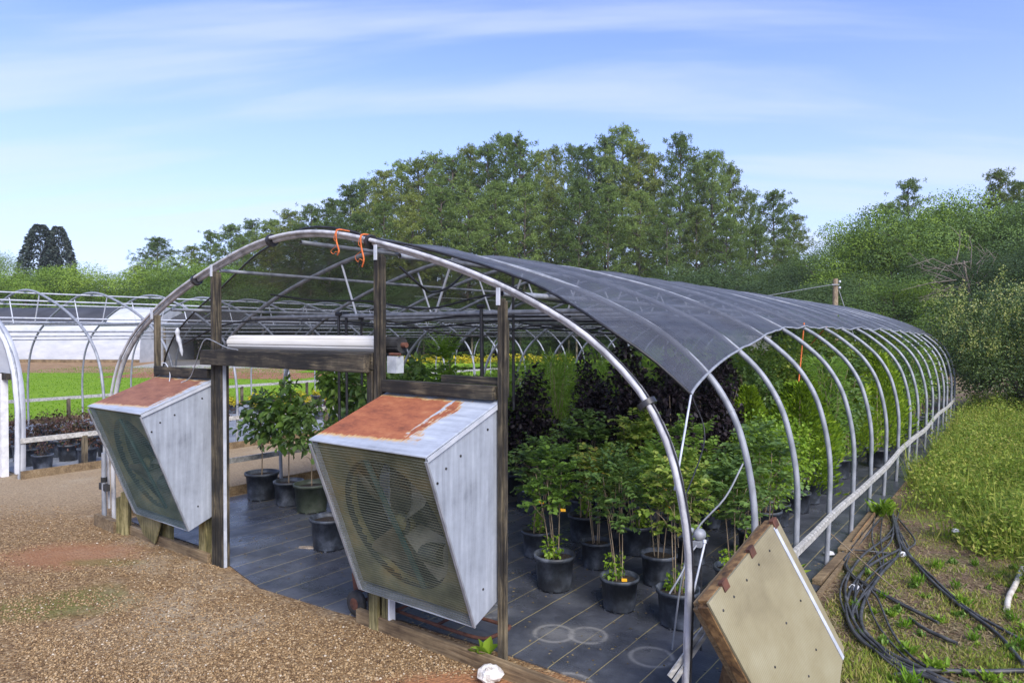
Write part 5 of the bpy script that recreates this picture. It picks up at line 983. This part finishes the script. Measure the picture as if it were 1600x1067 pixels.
weeds('sparse_grass', 90000, sparse_fn, .02, .11, .004, M['l_weed'], .9, 'short patchy grass on the brown bank', 'grass')
def straw_fn(n):
    px = 1100 + 580 * RS.rand(n); py = 700 + 420 * RS.rand(n); Y = 2.36 * 1067 / (py - 520); X = (px - 800) / 1067 * Y; s_, t_ = toST(X, Y); keep = (s_ > 3.9); return X[keep], Y[keep]
X, Y = straw_fn(42000); n = len(X); P = np.stack([X, Y, np.full(n, .008)], -1); D = rdir(n); D[:, 2] = np.abs(D[:, 2]) * .22; V_, F_ = leaves(P, D, rdir(n) + np.array([0, 0, 2.]), .05 * (.5 + RS.rand(n)), .005, six=False)
tag(link('bark_mulch', np_mesh('bark_mulch', V_, F_, M['l_straw'])), 'bark chips and dry stems scattered over the bank', 'mulch', None, 'stuff')
X, Y = RS.uniform(-.1, 1, 4000), RS.uniform(0, 1, 4000); P = np.stack([1.15 + X * .35, 3.95 + Y * .35, .01 + 0 * X], -1); D = rdir(4000); D[:, 2] = np.abs(D[:, 2]) * .5; V_, F_ = leaves(P, D, rdir(4000), .06, .002, six=False)
tag(link('dry_straw', np_mesh('dry_straw', V_, F_, M['l_straw'])), 'pile of dry straw under the plastic hood', 'straw', None, 'stuff')
def tuft(m, n, h, wd, six=True):
    P = RS.normal(size=(n, 3)) * np.array([.03, .03, 0]); D = rdir(n); D[:, 2] = np.abs(D[:, 2]) + .5; P = P + np.array([0, 0, .06]) * RS.rand(n, 1); V_, F_ = leaves(P, D, np.tile([0, 0, 1.], (n, 1)) + rdir(n) * .4, h * (.5 + .7 * RS.rand(n)), wd, six=six); return np_mesh('weed_tuft', V_, F_, m)
TF = [tuft(M['l_bright'], 40, .1, .014), tuft(M['l_grass'], 55, .14, .007, False), tuft(M['l_green'], 34, .08, .016)]
sp = []
while len(sp) < 95:
    px, py = rnd.uniform(1290, 1640), rnd.uniform(745, 1090); q = PX(px, py); s_, t_ = toST(q.x, q.y)
    if s_ > 4.15 and not (px < 1330 and py > 820) and t_ < 4.6: sp.append(q)
sp.sort(key=lambda q: q.x / q.y)
for k, q in enumerate(sp): tag(link('weed_tuft', TF[k % 3], None, q, k * 1.3, rnd.choice([.25, .35, .45, .6, .8]) * rnd.uniform(.8, 1.2)), 'small green weed tuft on the bank by the hoses, %s counting from the left' % ordn(k + 1), 'weed', 'small weed tufts on the bank')
# bigger leafy weeds at rail foot
for k, (s_, t_) in enumerate(((3.55, 2.75), (3.95, 5.9), (4.3, 13.2), (4.5, 12.2))): tag(link('broad_weed', TF[0], None, W(s_, t_, .02), k, 1.9), 'broad bright leafy weed at the foot of the right hoops, %s from the front' % ordn(k + 1), 'weed', 'broad weeds along the right hoops')
# hoses on the bank: ground pixels
def gp(l, z=.03): return [PX(x, y, z + .015 * (i % 2)) for i, (x, y) in enumerate(l)]
H = [([(1395, 800), (1405, 840), (1408, 865), (1378, 900), (1352, 945), (1352, 985), (1390, 1020), (1440, 1045), (1500, 1075)], .022, 'hose looping left then running to the bottom right, outermost of the bundle'),
     ([(1398, 802), (1395, 845), (1360, 880), (1340, 920), (1345, 970), (1380, 1015), (1420, 1050), (1450, 1075)], .016, 'hose looping left in the bundle, second from outside'),
     ([(1400, 808), (1410, 850), (1450, 900), (1500, 945), (1560, 990), (1605, 1040)], .022, 'thick hose running straight from the bundle to the right edge'),
     ([(1402, 815), (1420, 862), (1462, 905), (1512, 950), (1570, 985), (1625, 1015)], .018, 'hose beside the thick one, slightly above it to the right'),
     ([(1392, 795), (1370, 820), (1345, 850), (1325, 870), (1322, 885), (1345, 908), (1400, 940), (1470, 975)], .016, 'hose with its end left of the bundle lying across the middle'),
     ([(1388, 792), (1352, 815), (1335, 838), (1318, 860), (1335, 900), (1370, 930), (1395, 985), (1430, 1030), (1480, 1055)], .013, 'thin hose snaking down the middle of bundle'),
     ([(1425, 968), (1450, 985), (1500, 1008)], .02, 'short loose piece of hose in the middle of bank'),
     ([(1400, 1058), (1450, 1050), (1530, 1052), (1620, 1050)], .022, 'hose lying level along the bottom right edge'),
     ([(1330, 860), (1360, 862), (1398, 866)], .014, 'short crosswise hose in the bundle'),
     ([(1382, 800), (1378, 840), (1382, 885), (1350, 930), (1338, 960)], .012, 'thin grey hose down the left of the bundle'),
     ([(1405, 810), (1432, 845), (1420, 860)], .014, 'short curved hose end at the top of bundle')]
for j in range(7):
    a, b_ = H[(0, 1, 4, 5, 0, 1, 9)[j]][0], j * 1.7
    H.append(([(x + 14 * math.sin(b_ + i * 1.1) - 5 * j * (i > 2) * .6, y + 12 * math.cos(b_ + i * .9)) for i, (x, y) in enumerate(a)][(0, 1, 0, 0, 2, 0, 0)[j]:], (.014, .018, .013, .012, .02, .013, .014)[j], 'tangled hose inside the bundle by the rail, %s of the loose inner strands' % ordn(j + 1)))
for l, r_, lab in H: tag(MB().tube(catmull(gp(l, .035), 6), r_ * .72, 7).build('irrigation_hose', M['hose']), 'black ' + lab, 'hose', 'black hoses lying on the bank')
tag(MB().tube(catmull([PX(1602, 888, .04), PX(1590, 915, .05), PX(1580, 935, .04), PX(1577, 955, .03)], 4), .024, 8).build('pvc_pipe', M['pvc']), 'dirty white plastic pipe piece at the right edge', 'pipe')
tag(MB().bar(PX(1318, 862, .05), PX(1368, 800, .05), .09, .05).build('plank', M['board'], bevel=.004), 'weathered plank on the bank beside the hose bundle', 'plank'); tag(MB().bar(PX(1278, 912, .03), PX(1320, 868, .03), .08, .06).build('plank', M['board'], bevel=.004), 'shorter weathered plank nearer the plastic hood', 'plank')
tag(MB().tube([PX(1335, 845, .1), PX(1368, 802, .1)], .012, 5).build('split_stick', M['orange_wood']), 'split orange stick lying on the plank', 'stick')
tag(MB().tube([PX(1300, 835, .3), PX(1405, 925, .02)], .006, 5).build('thin_rod', M['cane']), 'thin brown rod slanting from the rail to the bank', 'rod')
for k, (x, y, lb) in enumerate(((1297, 868, 'nearest the hoops'), (1338, 923, 'left of the hose loop'), (1416, 870, 'right of the bundle top'), (1497, 832, 'near the tall weeds'))):
    q = PX(x, y, .02); tag(MB().prism([q + Vector((-.05, -.02, 0)), q + Vector((.05, -.03, .01)), q + Vector((.06, .03, .02)), q + Vector((0, .05, .03)), q + Vector((-.04, .03, .01))], (0, 0, .006)).build('paper_scrap', M['paper']), 'white litter scrap on the bank, the one ' + lb, 'litter', 'white litter scraps')
# grass tufts on lawn + base line
X = RS.uniform(-30, 12, 30000); Y = RS.uniform(15, 48, 30000); s_, t_ = toST(X, Y); kp = s_ < -15.7; X, Y = X[kp], Y[kp]; n = len(X); P = np.stack([X, Y, 0 * X], -1); D = rdir(n) * .5; D[:, 2] = 1
V_, F_ = leaves(P, D, rdir(n), .05, .02, six=False); tag(link('lawn_grass', np_mesh('lawn_grass', V_, F_, M['l_grass'])), 'bright green lawn grass left of the hoop house', 'grass', None, 'stuff')

# ------------------------------------------------------------ haze
hb = MB().box((-905, -62, -1), (905, 1505, 34)).build('haze', bpy.data.materials.new('haze_air')); hb['kind'] = 'stuff'
hm = hb.data.materials[0]; hm.use_nodes = True; hn = hm.node_tree; hn.nodes.remove(hn.nodes['Principled BSDF'])
pv = hn.nodes.new('ShaderNodeVolumePrincipled'); pv.inputs['Color'].default_value = (.9, .94, 1, 1); pv.inputs['Density'].default_value = .00035; pv.inputs['Anisotropy'].default_value = 0
hn.links.new(pv.outputs[0], hn.nodes['Material Output'].inputs['Volume'])
